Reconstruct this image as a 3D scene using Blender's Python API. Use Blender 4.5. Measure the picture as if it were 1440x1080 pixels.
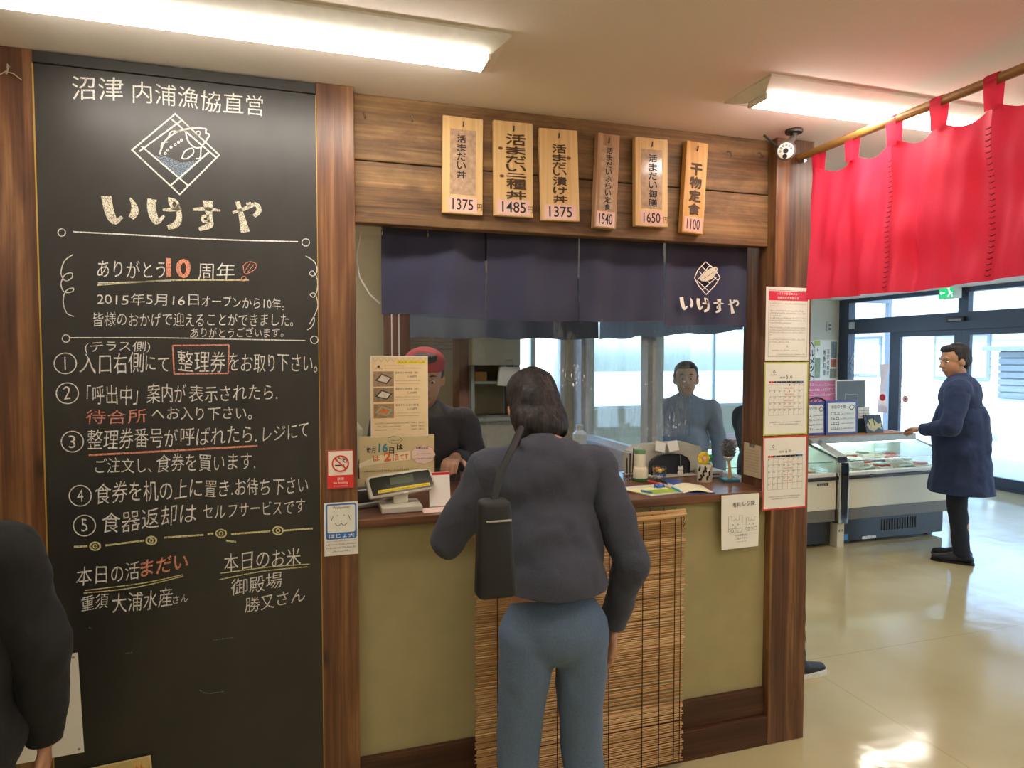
import bpy, bmesh, math, random
from mathutils import Vector, Matrix, noise
R = math.radians
random.seed(7)
C = bpy.context.scene.collection
for o in list(bpy.data.objects): bpy.data.objects.remove(o)

# ---------------------------------------------------------------- camera
F_PX, YAW, PITCH = 918.7, R(17.163), R(2.414)
CAM = Vector((0.0, -2.1388, 1.5560))
fwd = Vector((math.sin(YAW)*math.cos(PITCH), math.cos(YAW)*math.cos(PITCH), -math.sin(PITCH)))
rgt = Vector((math.cos(YAW), -math.sin(YAW), 0)); upv = rgt.cross(fwd)
cd = bpy.data.cameras.new('camera'); cam = bpy.data.objects.new('camera', cd); C.objects.link(cam)
cd.sensor_fit = 'HORIZONTAL'; cd.sensor_width = 36.0; cd.lens = F_PX/1440*36.0; cd.clip_start = 0.02; cd.clip_end = 200
cam.matrix_world = Matrix(((rgt.x, upv.x, -fwd.x, CAM.x), (rgt.y, upv.y, -fwd.y, CAM.y), (rgt.z, upv.z, -fwd.z, CAM.z), (0, 0, 0, 1)))
sc = bpy.context.scene; sc.camera = cam
sc.view_settings.view_transform = 'Standard'; sc.view_settings.look = 'None'
sc.view_settings.gamma = 1.0; sc.view_settings.use_curve_mapping = False
sc.view_settings.exposure = 0.72
sc.cycles.max_bounces = 10; sc.cycles.diffuse_bounces = 5; sc.cycles.glossy_bounces = 5
sc.cycles.transparent_max_bounces = 16; sc.cycles.transmission_bounces = 6
sc.cycles.caustics_reflective = False; sc.cycles.caustics_refractive = False
sc.cycles.sample_clamp_indirect = 6.0

# ---------------------------------------------------------------- sky, sun and lamps
w = bpy.data.worlds.new('sky'); sc.world = w; w.use_nodes = True
nt = w.node_tree; bg = nt.nodes['Background']
sky = nt.nodes.new('ShaderNodeTexSky'); sky.sky_type = 'NISHITA'; sky.sun_disc = False
sky.sun_elevation = R(48); sky.sun_rotation = R(200); sky.air_density = 1.0; sky.dust_density = 2.5
nt.links.new(sky.outputs['Color'], bg.inputs['Color']); bg.inputs['Strength'].default_value = 0.85
def sun(e, rot, tilt):
    l = bpy.data.lights.new('sun', 'SUN'); l.energy = e; l.angle = R(1); l.color = (1, .97, .92)
    o = bpy.data.objects.new('sun', l); C.objects.link(o); o.rotation_euler = (R(tilt), 0, R(rot)); return o
sun(3.6, -62, 48)
LAMP_POWER = 22.0          # emission strength of the ceiling lamp diffusers
def area(name, loc, sx, sy, power, col=(1, .93, .82), rot=(0, 0, 0)):
    l = bpy.data.lights.new(name, 'AREA'); l.shape = 'RECTANGLE'; l.size = sx; l.size_y = sy; l.energy = power; l.color = col
    o = bpy.data.objects.new(name, l); C.objects.link(o); o.location = loc; o.rotation_euler = rot; return o

# ---------------------------------------------------------------- pixel helpers (the photograph is 1440 x 1080)
def ray(px, py): return fwd + rgt*((px-720)/F_PX) - upv*((py-540)/F_PX)
def at(px, py, y=0.0): d = ray(px, py); return CAM + d*((y-CAM.y)/d.y)
def atz(px, py, z): d = ray(px, py); return CAM + d*((z-CAM.z)/d.z)
def atx(px, py, x): d = ray(px, py); return CAM + d*((x-CAM.x)/d.x)

# ---------------------------------------------------------------- materials
def lin(c):
    if isinstance(c, str): c = tuple(int(c[i:i+2], 16) for i in (0, 2, 4))
    return tuple(((v/255)/12.92 if v/255 <= .04045 else ((v/255+.055)/1.055)**2.4) for v in c) + (1,)
MATS = {}
def nm(name):
    m = bpy.data.materials.new(name); m.use_nodes = True; n = m.node_tree.nodes; return m, n, m.node_tree.links, n['Principled BSDF']
def setp(p, **k):
    for a, b in k.items(): p.inputs[a.replace('_', ' ')].default_value = b
def coords(n, l, scale=(1, 1, 1), rot=(0, 0, 0)):
    t = n.new('ShaderNodeTexCoord'); mp = n.new('ShaderNodeMapping'); mp.inputs['Scale'].default_value = scale; mp.inputs['Rotation'].default_value = rot
    l.new(t.outputs['Object'], mp.inputs['Vector']); return mp.outputs['Vector']
def ramp(n, l, src, stops):
    r = n.new('ShaderNodeValToRGB'); e = r.color_ramp.elements
    e[0].position, e[0].color = stops[0][0], stops[0][1]; e[1].position, e[1].color = stops[-1][0], stops[-1][1]
    for s, c in stops[1:-1]: q = e.new(s); q.color = c
    l.new(src, r.inputs['Fac']); return r.outputs['Color']
def bump(n, l, p, src, strength=.2, dist=.01):
    b = n.new('ShaderNodeBump'); b.inputs['Strength'].default_value = strength; b.inputs['Distance'].default_value = dist
    l.new(src, b.inputs['Height']); l.new(b.outputs['Normal'], p.inputs['Normal'])
def plain(name, col, rough=.5, metal=0, var=.06, nscale=30, spec=.5, emit=None, estr=0, trans=0, sheen=0, bmp=0, coat=0):
    if name in MATS: return MATS[name]
    m, n, l, p = nm(name); c = lin(col)
    nz = n.new('ShaderNodeTexNoise'); nz.inputs['Scale'].default_value = nscale; nz.inputs['Detail'].default_value = 4
    l.new(coords(n, l), nz.inputs['Vector'])
    a = tuple(v*(1-var) for v in c[:3])+(1,); b = tuple(min(1, v*(1+var)) for v in c[:3])+(1,)
    l.new(ramp(n, l, nz.outputs['Fac'], [(.3, a), (.7, b)]), p.inputs['Base Color'])
    setp(p, Roughness=rough, Metallic=metal, Specular_IOR_Level=spec)
    if sheen: setp(p, Sheen_Weight=sheen)
    if coat: setp(p, Coat_Weight=coat)
    if bmp: bump(n, l, p, nz.outputs['Fac'], bmp, .004)
    if emit: setp(p, Emission_Color=lin(emit), Emission_Strength=estr)
    if trans:
        t = n.new('ShaderNodeBsdfTranslucent'); t.inputs['Color'].default_value = c; x = n.new('ShaderNodeMixShader'); x.inputs['Fac'].default_value = trans
        l.new(p.outputs[0], x.inputs[1]); l.new(t.outputs[0], x.inputs[2]); l.new(x.outputs[0], n['Material Output'].inputs['Surface'])
    MATS[name] = m; return m
def wood(name, c1, c2, c3, axis='Z', rough=.45, grain=1.0, scale=1.0, knots=True, bmp=.15, spec=.4, scratch=False, grime=0):
    if name in MATS: return MATS[name]
    m, n, l, p = nm(name)
    st = {'Z': (14, 14, .9), 'X': (.9, 14, 14), 'Y': (14, .9, 14)}[axis]
    v = coords(n, l, tuple(s*scale for s in st))
    a = n.new('ShaderNodeTexNoise'); a.inputs['Scale'].default_value = 1.3; a.inputs['Detail'].default_value = 6; a.inputs['Distortion'].default_value = .9; l.new(v, a.inputs['Vector'])
    st2 = {'Z': (60, 60, 1.5), 'X': (1.5, 60, 60), 'Y': (60, 1.5, 60)}[axis]
    b = n.new('ShaderNodeTexNoise'); b.inputs['Scale'].default_value = 2.0; b.inputs['Detail'].default_value = 5; l.new(coords(n, l, st2), b.inputs['Vector'])
    mx = n.new('ShaderNodeMath'); mx.operation = 'MULTIPLY_ADD'; mx.inputs[1].default_value = .45*grain; l.new(b.outputs['Fac'], mx.inputs[0]); l.new(a.outputs['Fac'], mx.inputs[2])
    sb = n.new('ShaderNodeMath'); sb.operation = 'SUBTRACT'; sb.inputs[1].default_value = .22*grain; l.new(mx.outputs[0], sb.inputs[0])
    col = ramp(n, l, sb.outputs[0], [(.3, lin(c1)), (.5, lin(c2)), (.72, lin(c3))])
    if knots:
        st3 = {'Z': (7, 7, 2.6), 'X': (2.6, 7, 7), 'Y': (7, 2.6, 7)}[axis]
        k = n.new('ShaderNodeTexVoronoi'); k.inputs['Scale'].default_value = 1.0; l.new(coords(n, l, st3), k.inputs['Vector'])
        kr = ramp(n, l, k.outputs['Distance'], [(.03, (1, 1, 1, 1)), (.13, (0, 0, 0, 1))])
        mm = n.new('ShaderNodeMix'); mm.data_type = 'RGBA'; l.new(kr, mm.inputs['Factor']); l.new(col, mm.inputs['A'])
        mm.inputs['B'].default_value = tuple(x*.45 for x in lin(c1)[:3])+(1,); col = mm.outputs['Result']
    if scratch:
        s = n.new('ShaderNodeTexNoise'); s.inputs['Scale'].default_value = 9; s.inputs['Detail'].default_value = 8; s.inputs['Roughness'].default_value = .8
        l.new(coords(n, l, (3, 3, 5)), s.inputs['Vector'])
        sr = ramp(n, l, s.outputs['Fac'], [(.66, (0, 0, 0, 1)), (.72, (.6, .6, .6, 1))])
        mm = n.new('ShaderNodeMix'); mm.data_type = 'RGBA'; l.new(sr, mm.inputs['Factor']); l.new(col, mm.inputs['A']); mm.inputs['B'].default_value = lin(c3); col = mm.outputs['Result']
    if grime:
        g = n.new('ShaderNodeTexNoise'); g.inputs['Scale'].default_value = 3.2; g.inputs['Detail'].default_value = 9; g.inputs['Roughness'].default_value = .72; g.inputs['Distortion'].default_value = .6
        l.new(coords(n, l, {'Z': (2.2, 2.2, .8), 'X': (.8, 2.2, 2.2), 'Y': (2.2, .8, 2.2)}[axis]), g.inputs['Vector'])
        gr = ramp(n, l, g.outputs['Fac'], [(.38, (.42, .38, .34, 1)), (.6, (1, 1, 1, 1))]); mm = n.new('ShaderNodeMix'); mm.data_type = 'RGBA'; mm.blend_type = 'MULTIPLY'; mm.inputs['Factor'].default_value = grime
        l.new(col, mm.inputs['A']); l.new(gr, mm.inputs['B']); col = mm.outputs['Result']
    l.new(col, p.inputs['Base Color']); setp(p, Roughness=rough, Specular_IOR_Level=spec); bump(n, l, p, sb.outputs[0], bmp, .004)
    MATS[name] = m; return m
def clear(name, tint=(1, 1, 1), refl=.06, rough=.02, haze=0.0, wrinkle=0):
    if name in MATS: return MATS[name]
    m, n, l, p = nm(name)
    t = n.new('ShaderNodeBsdfTransparent'); t.inputs['Color'].default_value = tint+(1,)
    g = n.new('ShaderNodeBsdfGlossy'); g.inputs['Roughness'].default_value = rough
    f = n.new('ShaderNodeLayerWeight'); f.inputs['Blend'].default_value = .5
    pw = n.new('ShaderNodeMath'); pw.operation = 'POWER'; pw.inputs[1].default_value = 5; l.new(f.outputs['Facing'], pw.inputs[0])
    ad = n.new('ShaderNodeMath'); ad.operation = 'MULTIPLY_ADD'; ad.inputs[1].default_value = .8; ad.inputs[2].default_value = refl; ad.use_clamp = True; l.new(pw.outputs[0], ad.inputs[0])
    x = n.new('ShaderNodeMixShader'); l.new(ad.outputs[0], x.inputs['Fac']); l.new(t.outputs[0], x.inputs[1]); l.new(g.outputs[0], x.inputs[2]); out = x.outputs[0]
    if wrinkle:
        nz = n.new('ShaderNodeTexNoise'); nz.inputs['Scale'].default_value = 6; l.new(coords(n, l, (4, 4, 1)), nz.inputs['Vector'])
        b = n.new('ShaderNodeBump'); b.inputs['Strength'].default_value = wrinkle; b.inputs['Distance'].default_value = .05; l.new(nz.outputs['Fac'], b.inputs['Height']); l.new(b.outputs['Normal'], g.inputs['Normal'])
    if haze:
        d = n.new('ShaderNodeBsdfDiffuse'); d.inputs['Color'].default_value = (.9, .93, .95, 1); y = n.new('ShaderNodeMixShader'); y.inputs['Fac'].default_value = haze
        l.new(out, y.inputs[1]); l.new(d.outputs[0], y.inputs[2]); out = y.outputs[0]
    l.new(out, n['Material Output'].inputs['Surface']); MATS[name] = m; return m
def chalk(name, col, gap=.40):
    if name in MATS: return MATS[name]
    m, n, l, p = nm(name); nz = n.new('ShaderNodeTexNoise'); nz.inputs['Scale'].default_value = 420; nz.inputs['Detail'].default_value = 3
    l.new(coords(n, l), nz.inputs['Vector']); fac = ramp(n, l, nz.outputs['Fac'], [(gap-.06, (.25, .25, .25, 1)), (gap+.08, (1, 1, 1, 1))])
    p.inputs['Base Color'].default_value = lin(col); setp(p, Roughness=.95, Specular_IOR_Level=.1)
    t = n.new('ShaderNodeBsdfTransparent'); x = n.new('ShaderNodeMixShader'); l.new(fac, x.inputs['Fac']); l.new(t.outputs[0], x.inputs[1]); l.new(p.outputs[0], x.inputs[2])
    l.new(x.outputs[0], n['Material Output'].inputs['Surface']); MATS[name] = m; return m
def board_mat():
    m, n, l, p = nm('blackboard_paint')
    a = n.new('ShaderNodeTexNoise'); a.inputs['Scale'].default_value = 3.0; a.inputs['Detail'].default_value = 7; a.inputs['Roughness'].default_value = .65
    l.new(coords(n, l, (1.6, 1, 1)), a.inputs['Vector'])
    c = ramp(n, l, a.outputs['Fac'], [(.35, lin('1f1e1b')), (.62, lin('2a2824')), (.8, lin('3a3832'))])
    s = n.new('ShaderNodeTexNoise'); s.inputs['Scale'].default_value = 5; s.inputs['Detail'].default_value = 9; s.inputs['Roughness'].default_value = .85
    l.new(coords(n, l, (3, 1, 14), (0, R(14), 0)), s.inputs['Vector'])
    sr = ramp(n, l, s.outputs['Fac'], [(.70, (0, 0, 0, 1)), (.80, (.35, .35, .35, 1))])
    mm = n.new('ShaderNodeMix'); mm.data_type = 'RGBA'; l.new(sr, mm.inputs['Factor']); l.new(c, mm.inputs['A']); mm.inputs['B'].default_value = lin('8f8c82')
    l.new(mm.outputs['Result'], p.inputs['Base Color']); setp(p, Roughness=.42, Specular_IOR_Level=.6); bump(n, l, p, a.outputs['Fac'], .04, .004); return m
def floor_mat():
    m, n, l, p = nm('cream_vinyl_floor')
    a = n.new('ShaderNodeTexNoise'); a.inputs['Scale'].default_value = 1.6; a.inputs['Detail'].default_value = 6; l.new(coords(n, l), a.inputs['Vector'])
    c = ramp(n, l, a.outputs['Fac'], [(.35, lin('bbac80')), (.65, lin('c8bb90'))])
    b = n.new('ShaderNodeTexBrick'); b.offset = 0; b.inputs['Scale'].default_value = 1; b.inputs['Brick Width'].default_value = 1.82; b.inputs['Row Height'].default_value = 1.735
    b.inputs['Mortar Size'].default_value = .0025; b.inputs['Color1'].default_value = b.inputs['Color2'].default_value = (1, 1, 1, 1); b.inputs['Mortar'].default_value = (.80, .77, .72, 1)
    t = n.new('ShaderNodeTexCoord'); mp = n.new('ShaderNodeMapping'); mp.inputs['Location'].default_value = (-.085, .145, 0); l.new(t.outputs['Object'], mp.inputs['Vector']); l.new(mp.outputs['Vector'], b.inputs['Vector'])
    mx = n.new('ShaderNodeMix'); mx.data_type = 'RGBA'; mx.blend_type = 'MULTIPLY'; mx.inputs['Factor'].default_value = 1; l.new(c, mx.inputs['A']); l.new(b.outputs['Color'], mx.inputs['B'])
    l.new(mx.outputs['Result'], p.inputs['Base Color'])
    w2 = n.new('ShaderNodeTexNoise'); w2.inputs['Scale'].default_value = 7; w2.inputs['Detail'].default_value = 2; l.new(coords(n, l), w2.inputs['Vector'])
    rr = ramp(n, l, a.outputs['Fac'], [(.3, (.07, .07, .07, 1)), (.7, (.17, .17, .17, 1))]); l.new(rr, p.inputs['Roughness'])
    setp(p, Specular_IOR_Level=.75); bump(n, l, p, w2.outputs['Fac'], .06, .02); return m
def emis(name, col, s):
    if name in MATS: return MATS[name]
    m, n, l, p = nm(name); setp(p, Base_Color=lin(col), Emission_Color=lin(col), Emission_Strength=s, Roughness=.4); MATS[name] = m; return m
def leafmat(name, c1, c2):
    if name in MATS: return MATS[name]
    m, n, l, p = nm(name); v = n.new('ShaderNodeTexNoise'); v.inputs['Scale'].default_value = 8; l.new(coords(n, l), v.inputs['Vector'])
    l.new(ramp(n, l, v.outputs['Fac'], [(.35, lin(c1)), (.65, lin(c2))]), p.inputs['Base Color']); MATS[name] = m; return m

POST = wood('dark_stained_cedar', '452a1c', '6b452c', '936a42', 'Z', rough=.38, spec=.5, scratch=True, grime=.45)
LINT = wood('rustic_plank', '553b24', '80603d', 'a07c50', 'X', rough=.6, knots=True, bmp=.7, scale=.8, scratch=True, grime=.75)
DARKB = wood('dark_base_board', '2b170e', '432618', '5a3722', 'X', rough=.42, knots=False)
CTOP = wood('walnut_counter', '4a2b1c', '6b4530', '85583c', 'X', rough=.3, knots=False, spec=.5)
PALE = wood('pale_cedar', 'cfa468', 'deb980', 'e9ca96', 'Z', rough=.5, knots=True, bmp=.08)
AMBER = wood('amber_cedar', 'b98443', 'cf9a55', 'dcb070', 'Z', rough=.5, knots=False, bmp=.08)
BOARD = board_mat(); FLOOR = floor_mat()
CEIL = plain('ceiling_paint', 'ebe3da', .9, var=.02, nscale=120, bmp=.05)
OLIVE = plain('olive_plaster', 'a2976c', .75, var=.04, nscale=14, bmp=.05)
WALLW = plain('off_white_wall', 'cfccbd', .8, var=.02)
KBEIGE = plain('beige_kiosk_wall', 'c9bd9c', .8, var=.03)
WHITE = plain('white_plastic', 'e6e3da', .4); PAPER = plain('white_paper', 'efece2', .7, var=.02); CREAM = plain('cream_paper', 'f0dcb4', .6, var=.02)
LAMIN = plain('laminated_paper', 'ece9df', .12, var=.02, spec=.6)
INK = plain('black_ink', '1b1a1a', .7); INKB = plain('brown_ink', '4b3520', .7); RED = plain('red_print', 'd8322e', .5); BLUE = plain('blue_print', '2f6fb8', .5)
PINK = plain('pink_paper', 'e9b3a8', .5); GREY = plain('grey_print', '77746e', .6); CRIM = plain('crimson_print', 'd92f4d', .5); YEL = plain('yellow_print', 'f4d81c', .5)
GREENP = plain('lime_edge', 'b9c24a', .4); ORANGE = plain('orange_print', 'e2702a', .5); WINK = plain('white_print', 'f1eee6', .6)
METAL = plain('steel', 'b8b8b6', .25, 1); DMETAL = plain('dark_metal', '4a4643', .4, .8); CHROME = plain('chrome', 'd5d5d5', .12, 1)
BLACKP = plain('black_plastic', '1c1d1e', .35); GREYP = plain('grey_plastic', '8b8a85', .45); BEIGEP = plain('beige_plastic', 'c9c3b2', .45)
FRAME = plain('dark_blue_grey_frame', '3d4657', .45, .2); NAVY = plain('navy_cloth', '33354f', .9, sheen=.4, bmp=.25, nscale=220, var=.1)
NAVYD = plain('navy_lining', '222438', .9, var=.05); REDC = plain('red_cloth', 'ee4668', .6, trans=.45, bmp=.1, nscale=180, var=.05, spec=.4)
SLATE = plain('slate_cloth', '4d5464', .8, trans=.15); BAMBOO = wood('bamboo_slat', 'a17a48', 'bd9460', 'd6b483', 'X', rough=.5, knots=False, grain=1.4)
POLE = wood('bamboo_pole', '7a5526', '96703a', 'ab8448', 'Y', rough=.4, knots=False)
GLASS = clear('clear_glass', (.86, .95, 1.0), .03); ACRYL = clear('clear_acrylic', (.98, .99, .99), .03, .03); VINYL = clear('clear_vinyl', (.9, .95, .98), .12, .08, .06, .6)
SKIN = plain('skin', 'b98868', .5, var=.04, nscale=60); HAIR = wood('black_hair', '151213', '231e1e', '3a3232', 'Z', rough=.55, grain=1.6, scale=3, knots=False, bmp=.8, spec=.3)
CH_W = chalk('white_chalk', 'e0ded6'); CH_Y = chalk('yellow_chalk', 'd5cf9a', .42); CH_R = chalk('red_chalk', 'dc9480', .42); CH_O = chalk('orange_chalk', 'da9478', .42); CH_B = chalk('blue_chalk', '8796a5', .52)

# ---------------------------------------------------------------- object helpers
def world_of(o):
    v = Vector((0, 0, 0))
    while o: v += o.location; o = o.parent
    return v
def tag(o, label=None, cat=None, group=None, kind=None):
    if label: o['label'] = label
    if cat: o['category'] = cat
    if group: o['group'] = group
    if kind: o['kind'] = kind
    return o
def thing(name, label, cat, loc, group=None):
    o = bpy.data.objects.new(name, None); C.objects.link(o); o.location = loc; o.empty_display_size = .05; return tag(o, label, cat, group)
class MB:
    def __init__(s): s.b = bmesh.new()
    def box(s, lo, hi, bev=0):
        lo = Vector(lo); hi = Vector(hi); r = bmesh.ops.create_cube(s.b, size=1)['verts']
        for v in r: v.co = Vector((lo[i]+(v.co[i]+.5)*(hi[i]-lo[i]) for i in range(3)))
        if bev:
            es = list({e for v in r for e in v.link_edges}); bmesh.ops.bevel(s.b, geom=es, offset=bev, segments=2, affect='EDGES', profile=.5)
        return s
    def obox(s, c, size, rot=(0, 0, 0), bev=0):
        M = Matrix.Translation(c) @ (rot if isinstance(rot, Matrix) else Matrix.Rotation(rot[2], 4, 'Z') @ Matrix.Rotation(rot[1], 4, 'Y') @ Matrix.Rotation(rot[0], 4, 'X'))
        r = bmesh.ops.create_cube(s.b, size=1)['verts']
        for v in r: v.co = M @ Vector((v.co[i]*size[i] for i in range(3)))
        if bev: bmesh.ops.bevel(s.b, geom=list({e for v in r for e in v.link_edges}), offset=bev, segments=2, affect='EDGES', profile=.5)
        return s
    def tube(s, pts, r, n=8, cap=True, closed=False):
        pts = [Vector(p) for p in pts]; rs = r if isinstance(r, (list, tuple)) else [r]*len(pts); rings = []; N = len(pts); prev = None
        for i, p in enumerate(pts):
            if closed: d = pts[(i+1) % N]-pts[i-1]
            else: d = pts[min(i+1, N-1)]-pts[max(i-1, 0)]
            d.normalize()
            if prev is None: a = d.orthogonal().normalized()
            else: a = (prev-d*prev.dot(d)); a = a.normalized() if a.length > 1e-6 else d.orthogonal().normalized()
            prev = a; b = d.cross(a)
            rings.append([s.b.verts.new(p+(a*math.cos(2*math.pi*k/n)+b*math.sin(2*math.pi*k/n))*rs[i]) for k in range(n)])
        for i in range(N if closed else N-1):
            A, B = rings[i], rings[(i+1) % N]
            for k in range(n): s.b.faces.new((A[k], A[(k+1) % n], B[(k+1) % n], B[k]))
        if cap and not closed: s.b.faces.new(rings[0][::-1]); s.b.faces.new(rings[-1])
        return s
    def lathe(s, prof, c, n=24, axis='Z', M=None):
        rings = []; c = Vector(c)
        for r, h in prof:
            ring = []
            for k in range(n):
                a = 2*math.pi*k/n; q = Vector((r*math.cos(a), r*math.sin(a), h))
                if M: q = M @ q
                elif axis == 'X': q = Vector((q.z, q.x, q.y))
                elif axis == 'Y': q = Vector((q.x, q.z, q.y))
                ring.append(s.b.verts.new(c+q))
            rings.append(ring)
        for i in range(len(rings)-1):
            for k in range(n): s.b.faces.new((rings[i][k], rings[i][(k+1) % n], rings[i+1][(k+1) % n], rings[i+1][k]))
        if prof[0][0] > 1e-5: s.b.faces.new(rings[0][::-1])
        if prof[-1][0] > 1e-5: s.b.faces.new(rings[-1])
        return s
    def ell(s, c, r, rot=None, u=16, v=10):
        M = Matrix.Translation(Vector(c)) @ (rot.to_4x4() if rot else Matrix.Identity(4)) @ Matrix.Diagonal((r[0], r[1], r[2], 1))
        bmesh.ops.create_uvsphere(s.b, u_segments=u, v_segments=v, radius=1, matrix=M); return s
    def prism(s, poly, off):
        A = [s.b.verts.new(Vector(p)) for p in poly]; B = [s.b.verts.new(Vector(p)+Vector(off)) for p in poly]; n = len(A)
        s.b.faces.new(A); s.b.faces.new(B[::-1])
        for i in range(n): s.b.faces.new((A[i], B[i], B[(i+1) % n], A[(i+1) % n]))
        return s
    def quad(s, *p): s.b.faces.new([s.b.verts.new(Vector(q)) for q in p]); return s
    def grid(s, fn, nu, nv, thick=0, ny=None):
        g = [[Vector(fn(i/nu, j/nv)) for j in range(nv+1)] for i in range(nu+1)]
        V = [[s.b.verts.new(p) for p in row] for row in g]
        for i in range(nu):
            for j in range(nv): s.b.faces.new((V[i][j], V[i+1][j], V[i+1][j+1], V[i][j+1]))
        if thick:
            t = Vector(ny)*thick; W = [[s.b.verts.new(p+t) for p in row] for row in g]
            for i in range(nu):
                for j in range(nv): s.b.faces.new((W[i][j], W[i][j+1], W[i+1][j+1], W[i+1][j]))
            for i in range(nu):
                for j in (0, nv): s.b.faces.new((V[i][j], W[i][j], W[i+1][j], V[i+1][j]))
            for j in range(nv):
                for i in (0, nu): s.b.faces.new((V[i][j], V[i][j+1], W[i][j+1], W[i][j]))
        return s
    def add_mesh(s, me): s.b.from_mesh(me); return s
    def build(s, name, mat, parent=None, smooth=False, fix=True):
        me = bpy.data.meshes.new(name)
        if fix: bmesh.ops.recalc_face_normals(s.b, faces=s.b.faces)
        if parent is not None: base = world_of(parent)
        else:
            vs = [v.co for v in s.b.verts]; base = Vector(((min(v.x for v in vs)+max(v.x for v in vs))/2, (min(v.y for v in vs)+max(v.y for v in vs))/2, min(v.z for v in vs)))
        for v in s.b.verts: v.co -= base
        s.b.to_mesh(me); s.b.free(); me.materials.append(mat)
        if smooth:
            for p in me.polygons: p.use_smooth = True
            if smooth != 'all': me.set_sharp_from_angle(angle=R(42))
        o = bpy.data.objects.new(name, me); C.objects.link(o)
        if parent is not None: o.parent = parent
        else: o.location = base
        return o
def struct(name, mb, mat, smooth=False): return tag(mb.build(name, mat, None, smooth), kind='structure')
def copy_tree(o, parent=None):
    c = o.copy(); C.objects.link(c); c.parent = parent
    for ch in list(o.children): copy_tree(ch, c)
    return c

# ---------------------------------------------------------------- flat drawing frames, strokes and lettering
class Frame:
    """a flat surface: origin, unit u (right), unit v (up); the normal u x v looks at the reader"""
    def __init__(s, o, u=(1, 0, 0), v=(0, 0, 1)):
        s.o = Vector(o); s.u = Vector(u).normalized(); s.v = Vector(v).normalized(); s.n = s.u.cross(s.v).normalized()
    def p(s, a, b, off=0.0): return s.o+s.u*a+s.v*b+s.n*off
    def px(s, x, y):
        d = ray(x, y); t = (s.o-CAM).dot(s.n)/d.dot(s.n); q = CAM+d*t-s.o; return (q.dot(s.u), q.dot(s.v))
EPS = .0012
def smooth_pts(pts, k=4):
    if len(pts) < 3: return pts
    out = []; P = [pts[0]]+list(pts)+[pts[-1]]
    for i in range(1, len(P)-2):
        p0, p1, p2, p3 = [Vector(q) for q in P[i-1:i+3]]
        for j in range(k):
            t = j/k; out.append(tuple(.5*((2*p1)+(-p0+p2)*t+(2*p0-5*p1+4*p2-p3)*t*t+(-p0+3*p1-3*p2+p3)*t**3)))
    out.append(tuple(pts[-1])); return out
def stroke(mb, fr, pts, wd, off=EPS, closed=False, smooth=True):
    """a flat ribbon through pts (a,b) with width wd (number or list)"""
    ws = wd if isinstance(wd, (list, tuple)) else [wd]*len(pts)
    q = [(a, b, ws[i]) for i, (a, b) in enumerate(pts)]
    if closed: q = q+[q[0]]
    if smooth and len(q) > 2: q = smooth_pts(q)
    L = []
    for i, (a, b, t) in enumerate(q):
        p, nx = q[max(i-1, 0)], q[min(i+1, len(q)-1)]
        if closed and i in (0, len(q)-1): p, nx = q[-2], q[1]
        dx, dy = nx[0]-p[0], nx[1]-p[1]; d = math.hypot(dx, dy) or 1
        L.append((mb.b.verts.new(fr.p(a-dy/d*t/2, b+dx/d*t/2, off)), mb.b.verts.new(fr.p(a+dy/d*t/2, b-dx/d*t/2, off))))
    for i in range(len(L)-1): mb.b.faces.new((L[i][0], L[i][1], L[i+1][1], L[i+1][0]))
    return mb
def circ(cx, cy, r, n=20, ry=None, a0=0): return [(cx+r*math.cos(a0+2*math.pi*k/n), cy+(ry or r)*math.sin(a0+2*math.pi*k/n)) for k in range(n)]
def fillpoly(mb, fr, pts, off=EPS):
    f = mb.b.faces.new([mb.b.verts.new(fr.p(a, b, off)) for a, b in pts]); bmesh.ops.triangulate(mb.b, faces=[f]); return mb
def rect(mb, fr, a0, b0, a1, b1, off=EPS): return fillpoly(mb, fr, [(a0, b0), (a1, b0), (a1, b1), (a0, b1)], off)
_glyphs = {}
def glyphs(body, bold):
    key = (body, bold)
    if key not in _glyphs:
        c = bpy.data.curves.new('lettering', 'FONT'); c.body = body; c.offset = bold; c.resolution_u = 3
        o = bpy.data.objects.new('lettering', c); C.objects.link(o); dg = bpy.context.evaluated_depsgraph_get()
        m = bpy.data.meshes.new_from_object(o.evaluated_get(dg)); bpy.data.objects.remove(o); bpy.data.curves.remove(c)
        vs = [(v.co.x, v.co.y) for v in m.vertices]; fs = [tuple(p.vertices) for p in m.polygons]; bpy.data.meshes.remove(m); _glyphs[key] = (vs, fs)
    return _glyphs[key]
def letters(mb, fr, body, p0, p1, h, bold=0.0, warp=0.0, slant=0.0, off=EPS):
    """body fitted on the baseline p0 -> p1 (a,b), h tall; warp gives it a hand-written waver"""
    vs, fs = glyphs(body, bold)
    if not vs: return mb
    x0, x1 = min(v[0] for v in vs), max(v[0] for v in vs); y0, y1 = min(v[1] for v in vs), max(v[1] for v in vs)
    d = Vector((p1[0]-p0[0], p1[1]-p0[1])); up = Vector((-d.y, d.x)).normalized() if warp == 0 else Vector((0, 1)); ph = random.random()*50; out = []
    cw = d.length/max(1, len(body))
    for x, y in vs:
        s = (x-x0)/(x1-x0 or 1); t = (y-y0)/(y1-y0 or 1); q = Vector(p0)+d*s+up*(h*t)
        q.x += slant*h*t
        if warp:
            u1, u2 = q.x/cw, q.y/h; w_ = warp*h
            q.x += w_*(math.sin(1.9*u1+ph)*.6+math.sin(2.7*u2+1.3*u1+ph*2)*.7); q.y += w_*(math.sin(1.3*u1+ph*3)*1.0+math.sin(3.1*u1+1.1*u2+ph)*.5)
        out.append(mb.b.verts.new(fr.p(q.x, q.y, off)))
    for f in fs:
        try: mb.b.faces.new([out[i] for i in f])
        except ValueError: pass
    return mb
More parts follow.
